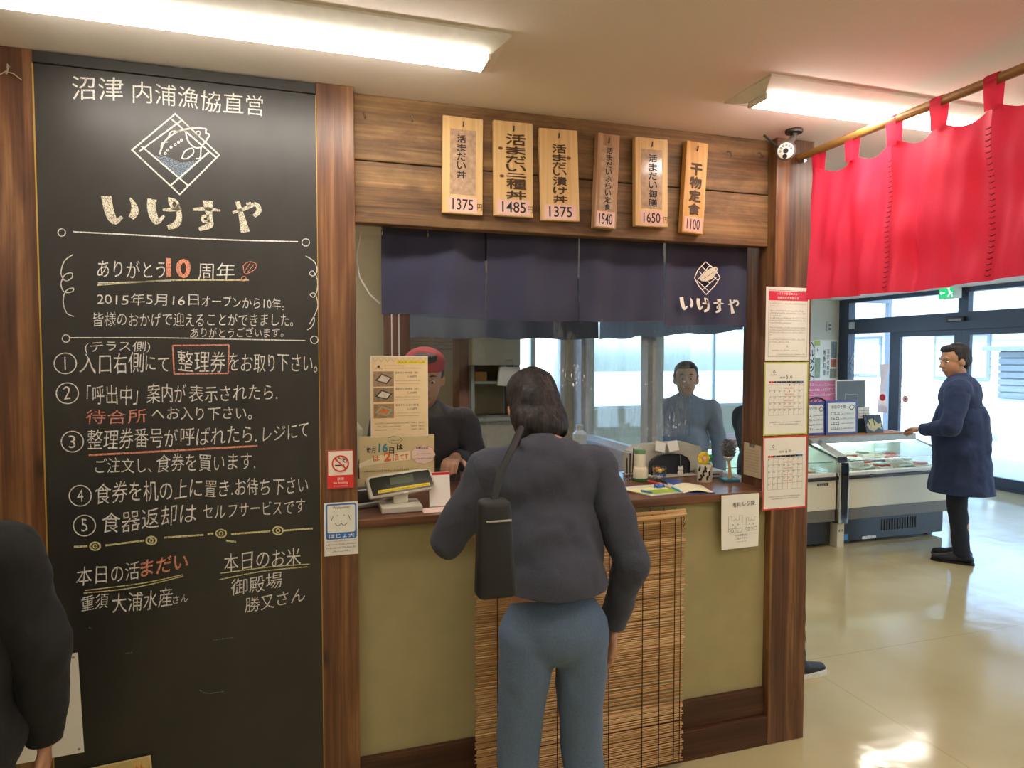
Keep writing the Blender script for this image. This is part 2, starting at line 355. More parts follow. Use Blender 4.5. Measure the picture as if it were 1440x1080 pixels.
def letters_px(mb, fr, body, q0, q1, hpx, **k):
    a, b = fr.px(*q0), fr.px(*q1); m = ((q0[0]+q1[0])/2, (q0[1]+q1[1])/2)
    h = (Vector(fr.px(m[0], m[1]-hpx))-Vector(fr.px(*m))).length; return letters(mb, fr, body, a, b, h, **k)
def vletters(mb, fr, body, a, b_top, b_bot, wd, sizes=None, fat=0, **k):
    if fat:
        for j, (dx, dy) in enumerate(((-fat, 0), (fat, 0), (0, fat), (0, -fat))):
            k2 = dict(k); k2['off'] = k.get('off', EPS)+.00005*j; vletters(mb, fr, body, a+dx, b_top+dy, b_bot+dy, wd, sizes, **k2)
        return mb
    n = len(body); hs = sizes or [1]*n; tot = sum(hs); y = b_top
    for ch, s in zip(body, hs):
        st = (b_top-b_bot)*s/tot; sq = .62 if ch in '一二' else 1
        letters(mb, fr, ch, (a-wd/2, y-st*(.5+.42*sq)), (a+wd/2, y-st*(.5+.42*sq)), st*.84*sq, **k); y -= st
    return mb
def scribble(mb, fr, a0, a1, b, h, off=EPS):
    """a line of print too small to read"""
    x = a0
    while x < a1:
        wd = h*random.uniform(.5, 1.0); t = h*random.uniform(.35, .8); rect(mb, fr, x, b, min(x+wd, a1), b+h*.16, off); 
        if random.random() < .8: rect(mb, fr, x+wd*.35, b-h*.05, x+wd*.35+h*.14, b+t, off)
        if random.random() < .7: rect(mb, fr, x, b+t, min(x+wd, a1), b+t+h*.14, off)
        x += wd+h*random.uniform(.1, .35)
    return mb
def sheet(fr, a0, b0, a1, b1, mat, parent, name='paper', thick=.0012, off=0):
    m = MB(); m.prism([fr.p(a0, b0, off), fr.p(a1, b0, off), fr.p(a1, b1, off), fr.p(a0, b1, off)], fr.n*thick); return m.build(name, mat, parent)
# ================================================================ the setting
H = 2.4
KX0, KX1 = -0.86, 1.908            # kiosk front from the left post to the right post
struct('floor', MB().box((-3.2, -4.5, -.1), (7.76, 2.3, 0)).box((1.95, 2.3, -.1), (7.76, 5.9, 0)), FLOOR)
struct('ceiling', MB().box((-3.3, -4.6, H), (7.8, 2.3, H+.12)).box((1.9, 2.3, H), (7.8, 6.0, H+.12)), CEIL)
struct('wall_rear', MB().box((-3.2, -4.6, 0), (7.8, -4.5, H)), WALLW)
struct('wall_left', MB().box((-3.3, -4.6, 0), (-3.2, 2.4, H)), WALLW)
struct('wall_front', MB().box((-3.2, .03, 0), (-.858, .12, H)), WALLW)
struct('wall_back', MB().box((1.9, 5.86, 0), (7.8, 5.98, .85)).box((1.9, 5.86, 2.2), (7.8, 5.98, H)).box((1.9, 5.86, .85), (2.2, 5.98, 2.2)).box((6.6, 5.86, .85), (7.8, 5.98, 2.2)), WALLW)
struct('wall_side', MB().box((1.9, 2.28, 0), (1.95, 5.86, H)), WALLW)
# left post, middle post, right post
struct('pillar_left', MB().box((-.99, 0, 0), (-.719, .14, H), .003), POST)
struct('pillar_middle', MB().box((.027, -.004, 0), (.141, .14, H), .003), POST)
struct('pillar_right', MB().box((1.73, 0, 0), (1.906, .19, H), .003), POST)
struct('lintel', MB().box((.1415, .045, 2.19), (1.7295, .095, H), .004).box((.1415, .043, 1.988), (1.7295, .095, 2.187), .004), LINT)
struct('wall_counter', MB().box((.1415, .035, .22), (1.7295, .09, 1.0)), OLIVE)
struct('baseboard_upper', MB().box((.1415, .018, .113), (1.7295, .089, .226), .003), DARKB)
struct('baseboard_lower', MB().box((.1415, .0, .0), (1.7295, .089, .118), .003), DARKB)
# kitchen behind the counter
struct('wall_kitchen_left', MB().box((-.9, .15, 0), (-.82, 2.3, H)), KBEIGE)
kb = MB()   # back wall with a window opening
WX0, WX1, WZ0, WZ1 = 1.28, 1.74, 1.0, 2.1
kb.box((-.9, 2.2, 0), (WX0, 2.28, H)).box((WX0, 2.2, 0), (WX1, 2.28, WZ0)).box((WX0, 2.2, WZ1), (WX1, 2.28, H)).box((WX1, 2.2, 0), (1.9, 2.28, H))
struct('wall_kitchen_back', kb, KBEIGE)
struct('wall_kitchen_board', MB().box((-.82, .125, 0), (.03, .15, H)), KBEIGE)
kr = MB()
kr.box((1.8, .19, 0), (1.9, 2.2, .98)).box((1.8, .19, 2.05), (1.9, 2.2, H)).box((1.8, 2.06, .98), (1.9, 2.2, 2.05)).box((1.8, 1.12, .98), (1.9, 1.2, 2.05))
struct('wall_kitchen_right', kr, plain('pale_grey_wall', 'b9bcc0', .7))
def window(i, lo, hi, bars, parent_mat, normal='y'):
    """frame with glass panes; lo/hi corners of the opening"""
    f = MB(); t = .035
    if normal == 'y':
        y0, y1 = lo[1], hi[1]
        for a, b in (((lo[0], y0, lo[2]), (lo[0]+t, y1, hi[2])), ((hi[0]-t, y0, lo[2]), (hi[0], y1, hi[2])), ((lo[0]+t, y0, lo[2]), (hi[0]-t, y1, lo[2]+t)), ((lo[0]+t, y0, hi[2]-t), (hi[0]-t, y1, hi[2]))): f.box(a, b)
        for x in bars: f.box((x-t/2, y0, lo[2]+t), (x+t/2, y1, hi[2]-t))
        g = MB().box((lo[0]+t, (y0+y1)/2-.003, lo[2]+t), (hi[0]-t, (y0+y1)/2+.003, hi[2]-t))
    else:
        x0, x1 = lo[0], hi[0]
        for a, b in (((x0, lo[1], lo[2]), (x1, lo[1]+t, hi[2])), ((x0, hi[1]-t, lo[2]), (x1, hi[1], hi[2])), ((x0, lo[1]+t, lo[2]), (x1, hi[1]-t, lo[2]+t)), ((x0, lo[1]+t, hi[2]-t), (x1, hi[1]-t, hi[2]))): f.box(a, b)
        for y in bars: f.box((x0, y-t/2, lo[2]+t), (x1, y+t/2, hi[2]-t))
        g = MB().box(((x0+x1)/2-.003, lo[1]+t, lo[2]+t), ((x0+x1)/2+.003, hi[1]-t, hi[2]-t))
    o = struct('window_%d' % i, f, parent_mat); g.build('glass', GLASS, o); return o
window(1, (WX0, 2.21, WZ0), (WX1, 2.26, WZ1), [1.5], plain('white_frame', 'd8dadb', .5))
window(2, (1.83, .19, .98), (1.87, 1.12, 2.05), [], plain('white_frame', 'd8dadb', .5), 'x')
window(6, (2.2, 5.9, .85), (6.6, 5.94, 2.2), [3.3, 4.4, 5.5], plain('white_frame', 'd8dadb', .5))
window(3, (1.83, 1.2, .98), (1.87, 2.06, 2.05), [], plain('white_frame', 'd8dadb', .5), 'x')

# ================================================================ chalkboard
W0 = Frame((0, 0, 0))
cb = thing('chalkboard', 'tall black chalkboard covered with handwritten white and orange chalk notices between two wooden posts', 'chalkboard', (-.345, .02, .0))
BF = -.001
MB().box((-.718, BF, .02), (.0265, .03, 2.362), 0).build('board_panel', BOARD, cb)
MB().box((-.718, BF-.004, 2.364), (.0265, .03, 2.395), .002).build('top_rail', plain('black_rail', '262522', .45), cb)
BD = Frame((0, BF, 0))
for x in (-.7205, .0255): MB().box((x, BF-.0015, .02), (x+.0035, .0, 2.362)).build('edge_strip', plain('brass_edge', 'b8923f', .4, .3), cb)
def chalk_text(body, q0, q1, h, mat=CH_W, bold=-.004, warp=.035, slant=.04, name='chalk_text'):
    return letters_px(MB(), BD, body, q0, q1, h, bold=bold, warp=warp, slant=slant).build(name, mat, cb, fix=False)
def chalk_line(ptspx, wd, mat=CH_W, closed=False, name='chalk_rule'):
    m = MB()
    for pts in (ptspx if isinstance(ptspx[0][0], tuple) else [ptspx]): stroke(m, BD, [BD.px(*p) for p in pts], wd, closed=closed)
    return m.build(name, mat, cb, fix=False)
T = chalk_text
T('沼津', (101, 139), (173, 142), 33, bold=0); T('内浦漁協直営', (187, 144), (370, 164), 29, bold=-.002)
T('ありがとう', (137, 390), (233, 391), 24); T('10', (234, 391), (268, 391), 27, CH_O, .03); T('周年', (278, 393), (330, 393), 24)
T('2015年5月16日', (136, 429), (279, 430), 17); T('オープンから10年。', (284, 431), (400, 436), 16)
T('皆様のおかげで迎えることができました。', (132, 459), (412, 459), 19); T('ありがとうございます。', (268, 475), (398, 474), 14)
T('(テラス側)', (120, 497), (211, 496), 17); T('入口右側', (113, 525), (202, 525), 29); T('にて', (204, 521), (238, 522), 20)
T('整理券', (250, 523), (317, 523), 30); T('をお取り下さい。', (322, 523), (446, 523), 25)
T('「呼出中」案内が', (121, 570), (262, 566), 27); T('表示されたら.', (266, 566), (390, 562), 23)
T('待合所', (121, 596), (206, 595), 20, CH_R); T('へお入り下さい。', (214, 591), (354, 590), 18)
T('整理券番号が', (124, 632), (250, 629), 28); T('呼ばれたら.', (254, 627), (362, 623), 25); T('レジにて', (370, 621), (434, 614), 21)
T('ご注文し、', (134, 666), (214, 664), 21); T('食券を買います.', (220, 664), (358, 661), 25)
T('食券を机の上に', (135, 709), (284, 700), 29); T('置き.お待ち下さい', (288, 699), (433, 694), 24)
T('食器返却は', (143, 751), (276, 735), 29); T('セルフサービスです', (286, 730), (428, 721), 20)
T('本日の活', (108, 825), (197, 814), 26); T('まだい', (198, 812), (264, 800), 23, CH_O, .015); T('重須', (115, 860), (152, 855), 21); T('大浦水産', (158, 863), (242, 852), 27); T('さん', (243, 849), (264, 846), 11)
T('本日のお米', (315, 805), (422, 794), 26); T('御殿場', (324, 838), (397, 826), 23); T('勝又さん', (344, 862), (428, 846), 21)
for k, (cx, cy, g) in enumerate(((92, 511, '1'), (95, 553, '2'), (102, 621, '3'), (113, 697, '4'), (119, 739, '5'))):
    m = MB(); stroke(m, BD, [BD.px(*p) for p in circ(cx, cy, 15.5, 18, 14.5)], .0028, closed=True); (stroke(m, BD, [BD.px(cx-.5, cy-9), BD.px(cx, cy+9)], .0028) if g == '1' else letters_px(m, BD, g, (cx-4.5, cy+9), (cx+4.5, cy+8.5), 18, bold=-.006, warp=.03)); m.build('chalk_number', CH_W, cb, fix=False)
L = chalk_line
L([(103, 326), (200, 331), (310, 337), (419, 340)], .0035); L([(98, 475), (220, 475), (330, 477), (430, 479)], .003)
[L(circ(x, y, 5.2, 12), .0025, closed=True, name='chalk_ring') for x, y in ((87, 327), (430, 341), (93, 476), (442, 478))]
L([(137, 401), (190, 397), (250, 394), (350, 394)], .004, CH_Y); L([(138, 398), (240, 395)], .003)
L([(103, 358), (91, 367), (86, 384), (92, 395), (101, 391), (101, 384), (91, 387), (86, 400), (91, 411), (102, 410), (103, 405), (93, 409), (89, 424), (94, 440), (104, 445)], .0025, name='chalk_scroll')
L([(430, 360), (442, 368), (446, 380), (441, 388), (435, 385), (440, 381), (446, 392), (446, 408), (441, 418), (436, 414), (443, 413), (447, 430), (441, 446), (435, 456), (441, 446), (442, 452), (438, 460), (432, 464)], .0025, name='chalk_scroll')
L([(342, 374), (350, 368), (360, 371), (358, 379), (345, 385)], .0022, CH_R, True, 'chalk_heart'); L([[(345, 380), (352, 370)], [(349, 382), (357, 372)]], .0018, CH_R, name='chalk_heart'); L(circ(343, 392, 3.2, 10), .0025, CH_R, True, 'chalk_heart')
L([(243, 486), (283, 485.5), (322, 485)], .004, CH_R, name='chalk_box'); L([(322, 485), (321, 525)], .004, CH_R, name='chalk_box'); L([(321, 525), (245, 526)], .004, CH_R, name='chalk_box'); L([(245, 526), (243, 486)], .004, CH_R, name='chalk_box')
L([(125, 640), (200, 636), (290, 631), (362, 627)], .0055, CH_O)
m = MB()
for a, b in (((104, 769), (123, 768)), ((148, 767), (203, 760)), ((231, 756), (286, 752)), ((292, 751), (300, 750)), ((325, 751), (380, 747)), ((398, 746), (440, 743)), ((318, 760), (332, 762))):
    stroke(m, BD, [BD.px(*a), BD.px(*b)], .0055)
for x, y in ((134, 768), (213, 760), (311, 750), (391, 746)):
    stroke(m, BD, [BD.px(*p) for p in circ(x, y, 7, 14, 5.5)], .0045, closed=True); stroke(m, BD, [BD.px(*p) for p in circ(x, y, 2.5, 8)], .003, closed=True)
m.build('chalk_rule', CH_Y, cb, fix=False)
L([[(118, 834), (190, 826), (258, 810)], [(120, 830), (200, 820), (257, 808)]], .0028, CH_Y); L([[(310, 806), (380, 797), (436, 793)], [(308, 815), (370, 803), (432, 797)]], .003, CH_Y)
[L(q, .0025, CH_B, name='chalk_smudge') for q in ([(176, 919), (186, 917)], [(125, 882), (130, 884)], [(280, 970), (292, 975), (315, 972)], [(300, 900), (330, 896)])]
# emblem: fish in a lattice diamond
def zp(*pts): return [(40+x/3.4286, 70+y/3.4286) for x, y in pts]
def emblem(mb, fr, f, wd, fine):
    """lattice diamond with a leaping fish; f maps emblem pixels to frame coordinates"""
    S = lambda pts, t, c=False: stroke(mb, fr, [f(*p) for p in pts], t, closed=c, smooth=False)
    S([(500, 484), (708, 310), (920, 508), (730, 698)], wd, True)
    S([(545, 465), (770, 655)], wd*.75); S([(690, 335), (905, 520)], wd*.75) if fine else S([(752, 350), (905, 500)], wd*.75)
    S([(535, 490), (740, 340)], wd*.75); S([(685, 655), (875, 490)], wd*.75)
    stroke(mb, fr, [f(*p) for p in ((632, 505), (660, 440), (720, 395), (800, 378), (858, 382))], wd*.8)
    stroke(mb, fr, [f(*p) for p in ((858, 382), (856, 402), (872, 410), (856, 440), (830, 475))], wd*.8)
    stroke(mb, fr, [f(*p) for p in ((757, 392), (770, 440), (800, 470), (832, 472))], wd*.7)
    stroke(mb, fr, [f(*p) for p in circ(819, 403, 10, 10)], wd*.5, closed=True)
    stroke(mb, fr, [f(*p) for p in ((740, 525), (755, 490), (790, 475), (795, 500), (765, 525))], wd*.6, closed=True)
    stroke(mb, fr, [f(*p) for p in ((832, 475), (828, 520), (808, 525))], wd*.6)
    stroke(mb, fr, [f(*p) for p in ((675, 425), (690, 395), (735, 395))], wd*.6); stroke(mb, fr, [f(*p) for p in ((640, 480), (645, 450), (672, 445))], wd*.6)
    for x, y in ((660, 500), (672, 484), (688, 470), (708, 458), (724, 446), (738, 436)): stroke(mb, fr, [f(*p) for p in circ(x, y, 5, 6)], wd*.4, closed=True)
fb = lambda x, y: BD.px(40+x/3.4286, 70+y/3.4286)
m = MB(); emblem(m, BD, fb, .0058, True); m.build('chalk_emblem', CH_W, cb, fix=False)
m = MB(); fillpoly(m, BD, [fb(*p) for p in ((608, 520), (640, 508), (690, 525), (740, 545), (790, 535), (828, 535), (735, 625))], EPS*.6); m.build('chalk_wave', CH_B, cb, fix=False)
LOGO = [  # thick brush strokes of the shop name: points with widths
 [((376, 705, 52), (385, 760, 50), (402, 810, 46), (420, 830, 30), (452, 806, 16))], [((490, 714, 8), (510, 750, 30), (512, 785, 40), (495, 812, 30))],
 [((597, 720, 48), (594, 765, 46), (607, 812, 42), (622, 832, 26), (655, 800, 14))],
 [((648, 772, 14), (690, 772, 20), (738, 768, 18))], [((690, 715, 40), (686, 745, 18), (704, 770, 18), (722, 745, 16), (704, 722, 12))], [((718, 745, 20), (728, 800, 30), (715, 840, 36), (672, 858, 26))],
 [((793, 770, 16), (860, 768, 24), (925, 776, 10))], [((866, 728, 60), (868, 770, 42), (874, 812, 30), (874, 846, 36), (822, 866, 22))], [((872, 800, 16), (842, 806, 18), (845, 828, 16), (876, 826, 16))],
 [((985, 786, 14), (1040, 768, 22), (1095, 745, 24), (1112, 775, 30), (1088, 803, 22))], [((1060, 736, 28), (1066, 756, 26))], [((1008, 732, 26), (1025, 790, 30), (1046, 880, 52))]]
def logo(mb, fr, f, k):
    for (pts,) in LOGO: stroke(mb, fr, [f(p[0], p[1]) for p in pts], [p[2]*k for p in pts])
kpx = (Vector(fb(0, 0))-Vector(fb(100, 0))).length/100
m = MB(); logo(m, BD, fb, kpx); m.build('chalk_shop_name', chalk('thick_white_chalk', 'cfc9b4', .44), cb, fix=False)

# ================================================================ ceiling lamps
DIFF = emis('lamp_diffuser', 'fff4e8', LAMP_POWER); HOUS = plain('lamp_housing', 'e9e6dc', .5)
def ceiling_lamp(x0, x1, label, yc=-.355):
    t = thing('ceiling_lamp', label, 'ceiling light', ((x0+x1)/2, yc, H-.044), 'ceiling batten lights')
    prof = [(-.115, 0), (-.114, -.006), (-.045, -.026), (.045, -.026), (.114, -.006), (.115, 0)]
    m = MB(); ins = lambda b: 0 if b > -.01 else .035
    A = [m.b.verts.new((x0+ins(b), yc+a, H+b-.0005)) for a, b in prof]; B = [m.b.verts.new((x1-ins(b), yc+a, H+b-.0005)) for a, b in prof]
    m.b.faces.new(A); m.b.faces.new(B[::-1])
    for i in range(6): m.b.faces.new((A[i], B[i], B[(i+1) % 6], A[(i+1) % 6]))
    m.build('housing', HOUS, t)
    m = MB(); pr = [(-.043, -.0265), (-.042, -.038), (-.034, -.043), (.034, -.043), (.042, -.038), (.043, -.0265)]
    A = [m.b.verts.new((x0+.046, yc+a, H+b)) for a, b in pr]; B = [m.b.verts.new((x1-.046, yc+a, H+b)) for a, b in pr]
    m.b.faces.new(A); m.b.faces.new(B[::-1])
    for i in range(6): m.b.faces.new((A[i], B[i], B[(i+1) % 6], A[(i+1) % 6]))
    m.build('diffuser', DIFF, t)
    for x in (x0+.036, x1-.046): m = MB(); m.box((x, yc-.044, H-.0435), (x+.01, yc+.044, H-.0265), .002); m.build('end_cap', HOUS, t)
    return t
l1 = ceiling_lamp(-.735, .515, 'lit white batten ceiling light above the chalkboard')
ceiling_lamp(1.325, 2.575, 'lit white batten ceiling light above the red curtain pole')
for x, y, lab in ((-2.6, -1.75, 'added as fill behind the viewer on the left'), (.75, -1.75, 'added as fill just behind the viewer'), (-.9, -3.4, 'added as fill at the rear wall on the left'), (1.6, -3.4, 'added as fill at the rear wall on the right'), (4.0, -.355, 'added as fill in line beyond the red curtain'), (3.6, 1.2, 'added as fill before the display cases'), (5.0, 2.75, 'over the shelf end of the display cases'), (4.0, -2.6, 'added as fill in the hall near the entrance')): ceiling_lamp(x, x+1.25, 'lit white batten ceiling light '+lab, y)  # lamps added to brighten the room, except the shelf-end one inferred from floor glare
ceiling_lamp(-.2, 1.05, 'lit white batten ceiling light inside the kitchen', 1.1)

# ================================================================ price plaques on the lintel
def plaque(q, label, mat, text, sizes, txt, price, yen, strip=None, thick=.016, knots=()):
    y = .043; TL, TR, BR, BL = [at(px, py, y-thick-.004) for px, py in q]
    c = (BL+BR)/2; t = thing('price_plaque', label, 'price plaque', (c.x, y-.006, min(BL.z, BR.z)), 'wooden price plaques on the lintel')
    u = ((TR-TL)+(BR-BL)); u.y = 0; v = ((TL-BL)+(TR-BR)); v.y = 0
    wdt, hgt = u.length/2, v.length/2; c0 = (TL+TR+BL+BR)/4; fr = Frame(c0, u, v-u*(v.dot(u)/u.dot(u)))
    m = MB(); m.prism([fr.p(-wdt/2, -hgt/2), fr.p(wdt/2, -hgt/2), fr.p(wdt/2, hgt/2), fr.p(-wdt/2, hgt/2)], -fr.n*thick); bmesh.ops.bevel(m.b, geom=list(m.b.edges), offset=.0015, segments=1, affect='EDGES'); m.build('board', mat, t)
    for a_, b_ in knots: m = MB(); fillpoly(m, fr, circ(wdt*a_, hgt*b_, .0085, 12, .0055), .0004); m.build('knot', plain('dark_knot', '6d4420', .6, var=.3, nscale=200), t, fix=False)
    if strip: sheet(fr, -wdt*.32, -hgt*.30, wdt*.32, hgt*.37, plain('printed_woodgrain', 'b89a80', .16, var=.22, nscale=60, spec=.6), t, 'paper_strip', .0006, off=.0004)
    m = MB(); vletters(m, fr, text, txt[0]*wdt, txt[1]*hgt, txt[2]*hgt, txt[3]*wdt, sizes, fat=txt[4]*.045, off=.0016); m.build('dish_name', INKB if txt[5] else INK, t, fix=False)
    a0, a1 = (-wdt*.36, wdt*.36) if yen and strip else (-wdt*.42, wdt*.42)
    pt = sheet(fr, a0, -hgt*.485, a1, -hgt*.325, plain('pink_price_tag', 'e6b8aa', .2, var=.03, spec=.6), t, 'price_tag', .0006, off=.0006)
    m = MB(); letters(m, fr, price, (a0*.72, -hgt*.46), (a1*.72, -hgt*.46), hgt*.115, bold=.008, off=.0018); m.build('price', INK, pt, fix=False)
    if yen: m = MB(); letters(m, fr, '円', (wdt*.36, -hgt*.455), (wdt*.48, -hgt*.455), hgt*.07, off=.0018); m.build('yen_mark', INKB, t, fix=False)
    m = MB(); m.tube([fr.p(0, hgt*.40, -.004), fr.p(0, hgt*.41, .004), fr.p(0, hgt*.45, .006)], .0022, 6); m.build('hook', DMETAL, t, True)
    return t
K = (.9, 1, 1, 1, 1)
plaque([(620, 161), (677, 168), (681, 303), (625, 299)], 'leftmost pale wooden price plaque with narrow printed strip and 1375 tag', PALE, '活まだい丼', None, (-.04, .32, -.14, .22, .014, 0), '1375', True, True)
plaque([(693, 168), (748, 174), (751, 306), (696, 303)], 'pale wooden plaque with large brown brush lettering and 1485 tag', PALE, '活まだい二種丼', (1.3, .9, .9, .8, .6, 1.2, 1), (.06, .38, -.325, .50, .026, 1), '1485', True, knots=((-.33, .21), (-.30, -.08)))
plaque([(759, 179), (813, 184), (814, 311), (761, 310)], 'pale wooden plaque with brown lettering beside a knot and glossy price tag', PALE, '活まだい漬け丼', (1.2, .9, .9, .8, 1.2, 1, 1), (.0, .34, -.31, .36, .022, 1), '1375', False, knots=((.25, .19),))
plaque([(839, 186), (870, 190), (868, 323), (838, 319)], 'narrow weathered wooden plaque with printed strip and 1540 tag', wood('weathered_cedar', '8f6644', 'b08a66', 'c3a07c', 'Z', knots=False), '活まだいふらい定食', None, (.05, .36, -.31, .27, .012, 0), '1540', False, True, .03)
plaque([(892, 192), (938, 196), (940, 320), (895, 317)], 'pale wooden plaque with glossy printed strip and 1650 tag', PALE, '活まだい御膳', None, (.03, .32, -.28, .26, .014, 0), '1650', True, True, .024)
plaque([(965, 197), (995, 202), (990, 330), (960, 326)], 'rightmost narrow amber plaque with four bold characters and 1100 tag', AMBER, '干物定食', None, (.0, .27, -.31, .52, .05, 1), '1100', False, None, .028)
# bare hooks on the lintel
def bare_hook(px, py, label, r=.0026, l=.022):
    p = at(px, py, .043); m = MB(); m.tube([p+Vector((0, .012, .004)), p+Vector((0, -.012, 0)), p+Vector((.001, -.020, -l*.5)), p+Vector((.004, -.016, -l)), p+Vector((.006, -.024, -l*.75))], r, 7)
    tag(m.build('wall_hook', METAL, None, True), label, 'hook', 'bare hooks on the lintel')
bare_hook(511, 160, 'bare metal hook at the left end of the plank lintel'); bare_hook(577, 164, 'bare metal hook nearest the leftmost price plaque')
bare_hook(1023, 214, 'bare metal hook right of the 1100 price plaque'); bare_hook(1066, 216, 'bare metal hook at the right end of the plank lintel')
for px, lab in ((537, 'metal cup hook under the lintel at the left edge of the navy curtain'), (601, 'metal cup hook under the lintel over the first navy curtain panel')):
    p = at(px, 318, .08); z = 1.988
    m = MB(); m.tube([(p.x, .08, z), (p.x, .08, z-.012)]+[(p.x, .08-.009*math.sin(a), z-.021+.009*math.cos(a)) for a in [i*.45 for i in range(0, 11)]], .0022, 7); tag(m.build('cup_hook', METAL, None, True), lab, 'hook', 'cup hooks under the lintel')

# ================================================================ navy shop curtain (noren)
NY = .145
nor = thing('navy_noren', 'navy blue shop curtain with white fish emblem hanging under the plank lintel', 'shop curtain', (.95, NY, 1.70))
MB().tube([(.15, NY, 2.03), (1.722, NY, 2.03)], .011, 12).build('rod', POLE, nor, True)
xs = [at(536, 380, NY).x, at(683, 400, NY).x, at(812, 400, NY).x, at(930, 400, NY).x, at(1047, 400, NY).x]
zb = [1.700, 1.688, 1.690, 1.678]
def cloth_panel(x0, x1, z0, z1, y, ph, amp=.009, thick=.0025, seed=0):
    def fn(s, t):
        z = z1+(z0-z1)*t; a = amp*(.8+.5*t)
        yy = y+a*(math.sin(s*7.3+ph)+.5*math.sin(s*15+ph*2.1+t*2.5))+.006*t*noise.noise(Vector((s*3, t*3, seed)))*2
        return (x0+(x1-x0)*s+.004*t*math.sin(ph*3+s*3), yy, z+.004*math.sin(s*5+ph)*t)
    return MB().grid(fn, 40, 26, thick, (0, 1, 0))
pan = []
for i in range(4):
    g = (.004, .003, .005, .003)[i]
    pan.append(cloth_panel(xs[i]+g*(i > 0), xs[i+1]-g*(i < 3), zb[i], 2.035, NY-.0125-.004*(i % 2), i*1.7, (.013, .010, .009, .008)[i], seed=i).build('curtain_panel', NAVY, nor, True))
MB().box((xs[1]-.012, NY+.002, 1.90), (xs[1]+.012, NY+.0035, 2.03)).build('gap_lining', NAVYD, nor)
# the emblem printed on the last panel
FN = Frame((0, NY-.031, 0))
fn_ = lambda x, y: FN.px(780+x/4.8, 310+y/4.8)
def fnE(x, y):   # emblem pixels -> panel
    return fn_(1027+(x-712)*.415*1.0, 390+(y-504)*.60)
m = MB(); S = lambda pts, t, c=False: stroke(m, FN, [fn_(*p) for p in pts], t, closed=c, smooth=False)
S([(943, 388), (965, 335), (1018, 280), (1080, 330), (1115, 385), (1080, 440), (1022, 500), (970, 440)], .0042, True)
S([(975, 345), (1050, 430)], .003); S([(990, 310), (1100, 405)], .003); S([(1045, 305), (965, 400)], .003); S([(1090, 385), (995, 470)], .003); S([(960, 405), (1040, 480)], .003); m.build('emblem_lattice', WINK, nor, fix=False)
m = MB(); fillpoly(m, FN, [fn_(*p) for p in ((975, 395), (1000, 360), (1045, 325), (1085, 312), (1098, 325), (1092, 355), (1060, 395), (1020, 412), (990, 410))], EPS*1.6); m.build('emblem_fish', plain('cream_print', 'ddd6c0', .7), nor, fix=False)
m = MB(); stroke(m, FN, [fn_(*p) for p in ((1000, 398), (1040, 370), (1075, 345))], .0015, EPS*2.4); stroke(m, FN, [fn_(*p) for p in circ(1085, 328, 4, 8)], .0016, EPS*2.4, True); m.build('emblem_lines', NAVYD, nor, fix=False)
def flogo(x, y):   # logo pixels (348..1125, 698..885) -> (840..1243, 508..630)
    return fn_(840+(x-348)*.519, 512+(y-698)*.640)
m = MB(); logo(m, FN, flogo, .519/4.8*(FN.px(801, 400)[0]-FN.px(800, 400)[0])*1.05); m.build('shop_name', WINK, nor, fix=False)
# second, slate-coloured curtain inside the kitchen
inn = thing('slate_valance', 'slate grey inner valance curtain seen below the navy curtain hem', 'curtain', (.9, 1.72, 1.66))
def valance(p0, p1, z0, z1, amp, n, th):
    p0 = Vector(p0); p1 = Vector(p1); d = (p1-p0).normalized(); nn = Vector((-d.y, d.x, 0))
    return MB().grid(lambda s, t: tuple((p0+(p1-p0)*s+nn*amp*math.sin(s*n)*(.2+t))+Vector((0, 0, z1+(z0-z1)*t+.006*math.sin(s*n*.7)))), 60, 6, th, tuple(nn))
valance((.56, 1.70, 0), (1.76, 1.70, 0), 1.665, 2.05, .012, 30, .003).build('back_drop', SLATE, inn, True)
valance((1.772, 1.70, 0), (1.772, .24, 0), 1.665, 2.05, .008, 30, .003).build('side_drop', plain('pale_slate_film', '8fa3b8', .5, trans=.5), inn, True)

# ================================================================ counter
ct = MB(); ct.box((.1415, .0006, .999), (1.7295, .56, 1.028), .003); tag(ct.build('counter_top', CTOP), 'glossy walnut brown counter top over the olive front panel', 'counter')
# clear acrylic guard on the left of the counter
ac = thing('acrylic_guard', 'clear acrylic guard sheet standing behind the register display', 'acrylic guard', (.4, .2, 1.028))
MB().box((.145, .196, 1.0285), (.62, .2, 1.98)).build('sheet', ACRYL, ac)
m = MB(); m.box((.145, .2005, 1.0285), (.19, .235, 1.04)); m.build('foot', ACRYL, ac); m = MB(); m.box((.57, .2005, 1.0285), (.615, .235, 1.04)); m.build('foot', ACRYL, ac)
vs = thing('vinyl_sheet', 'wrinkled clear vinyl sheet hanging at the right end of the opening', 'vinyl sheet', (1.4, .62, 1.2))
MB().grid(lambda s, t: (1.05+.66*s, .62+.015*math.sin(s*9+t*2)+.02*noise.noise(Vector((s*4, t*5, 1)))-.06*s, 2.0-.82*t), 40, 30).build('sheet', VINYL, vs, True)
#PART3
# ================================================================ notices on the posts
def notice(name, label, cat, fr, a0, b0, a1, b1, mat, group=None, thick=.0015, edge=None, ew=.006):
    c = fr.p((a0+a1)/2, b0, thick); t = thing(name, label, cat, c, group)
    sheet(fr, a0, b0, a1, b1, mat, t, 'sheet', thick)
    if edge:
        m = MB()
        for q in ((a0, b0, a1, b0+ew), (a0, b1-ew, a1, b1), (a0, b0+ew, a0+ew, b1-ew), (a1-ew, b0+ew, a1, b1-ew)): rect(m, fr, *q, off=thick+.0004)
        m.build('coloured_border', edge, t, fix=False)
    return t
def draw(name, mat, parent, fn): m = MB(); fn(m); return m.build(name, mat, parent, fix=False)
O1 = .0024
P = Frame((0, -.0012, 0))
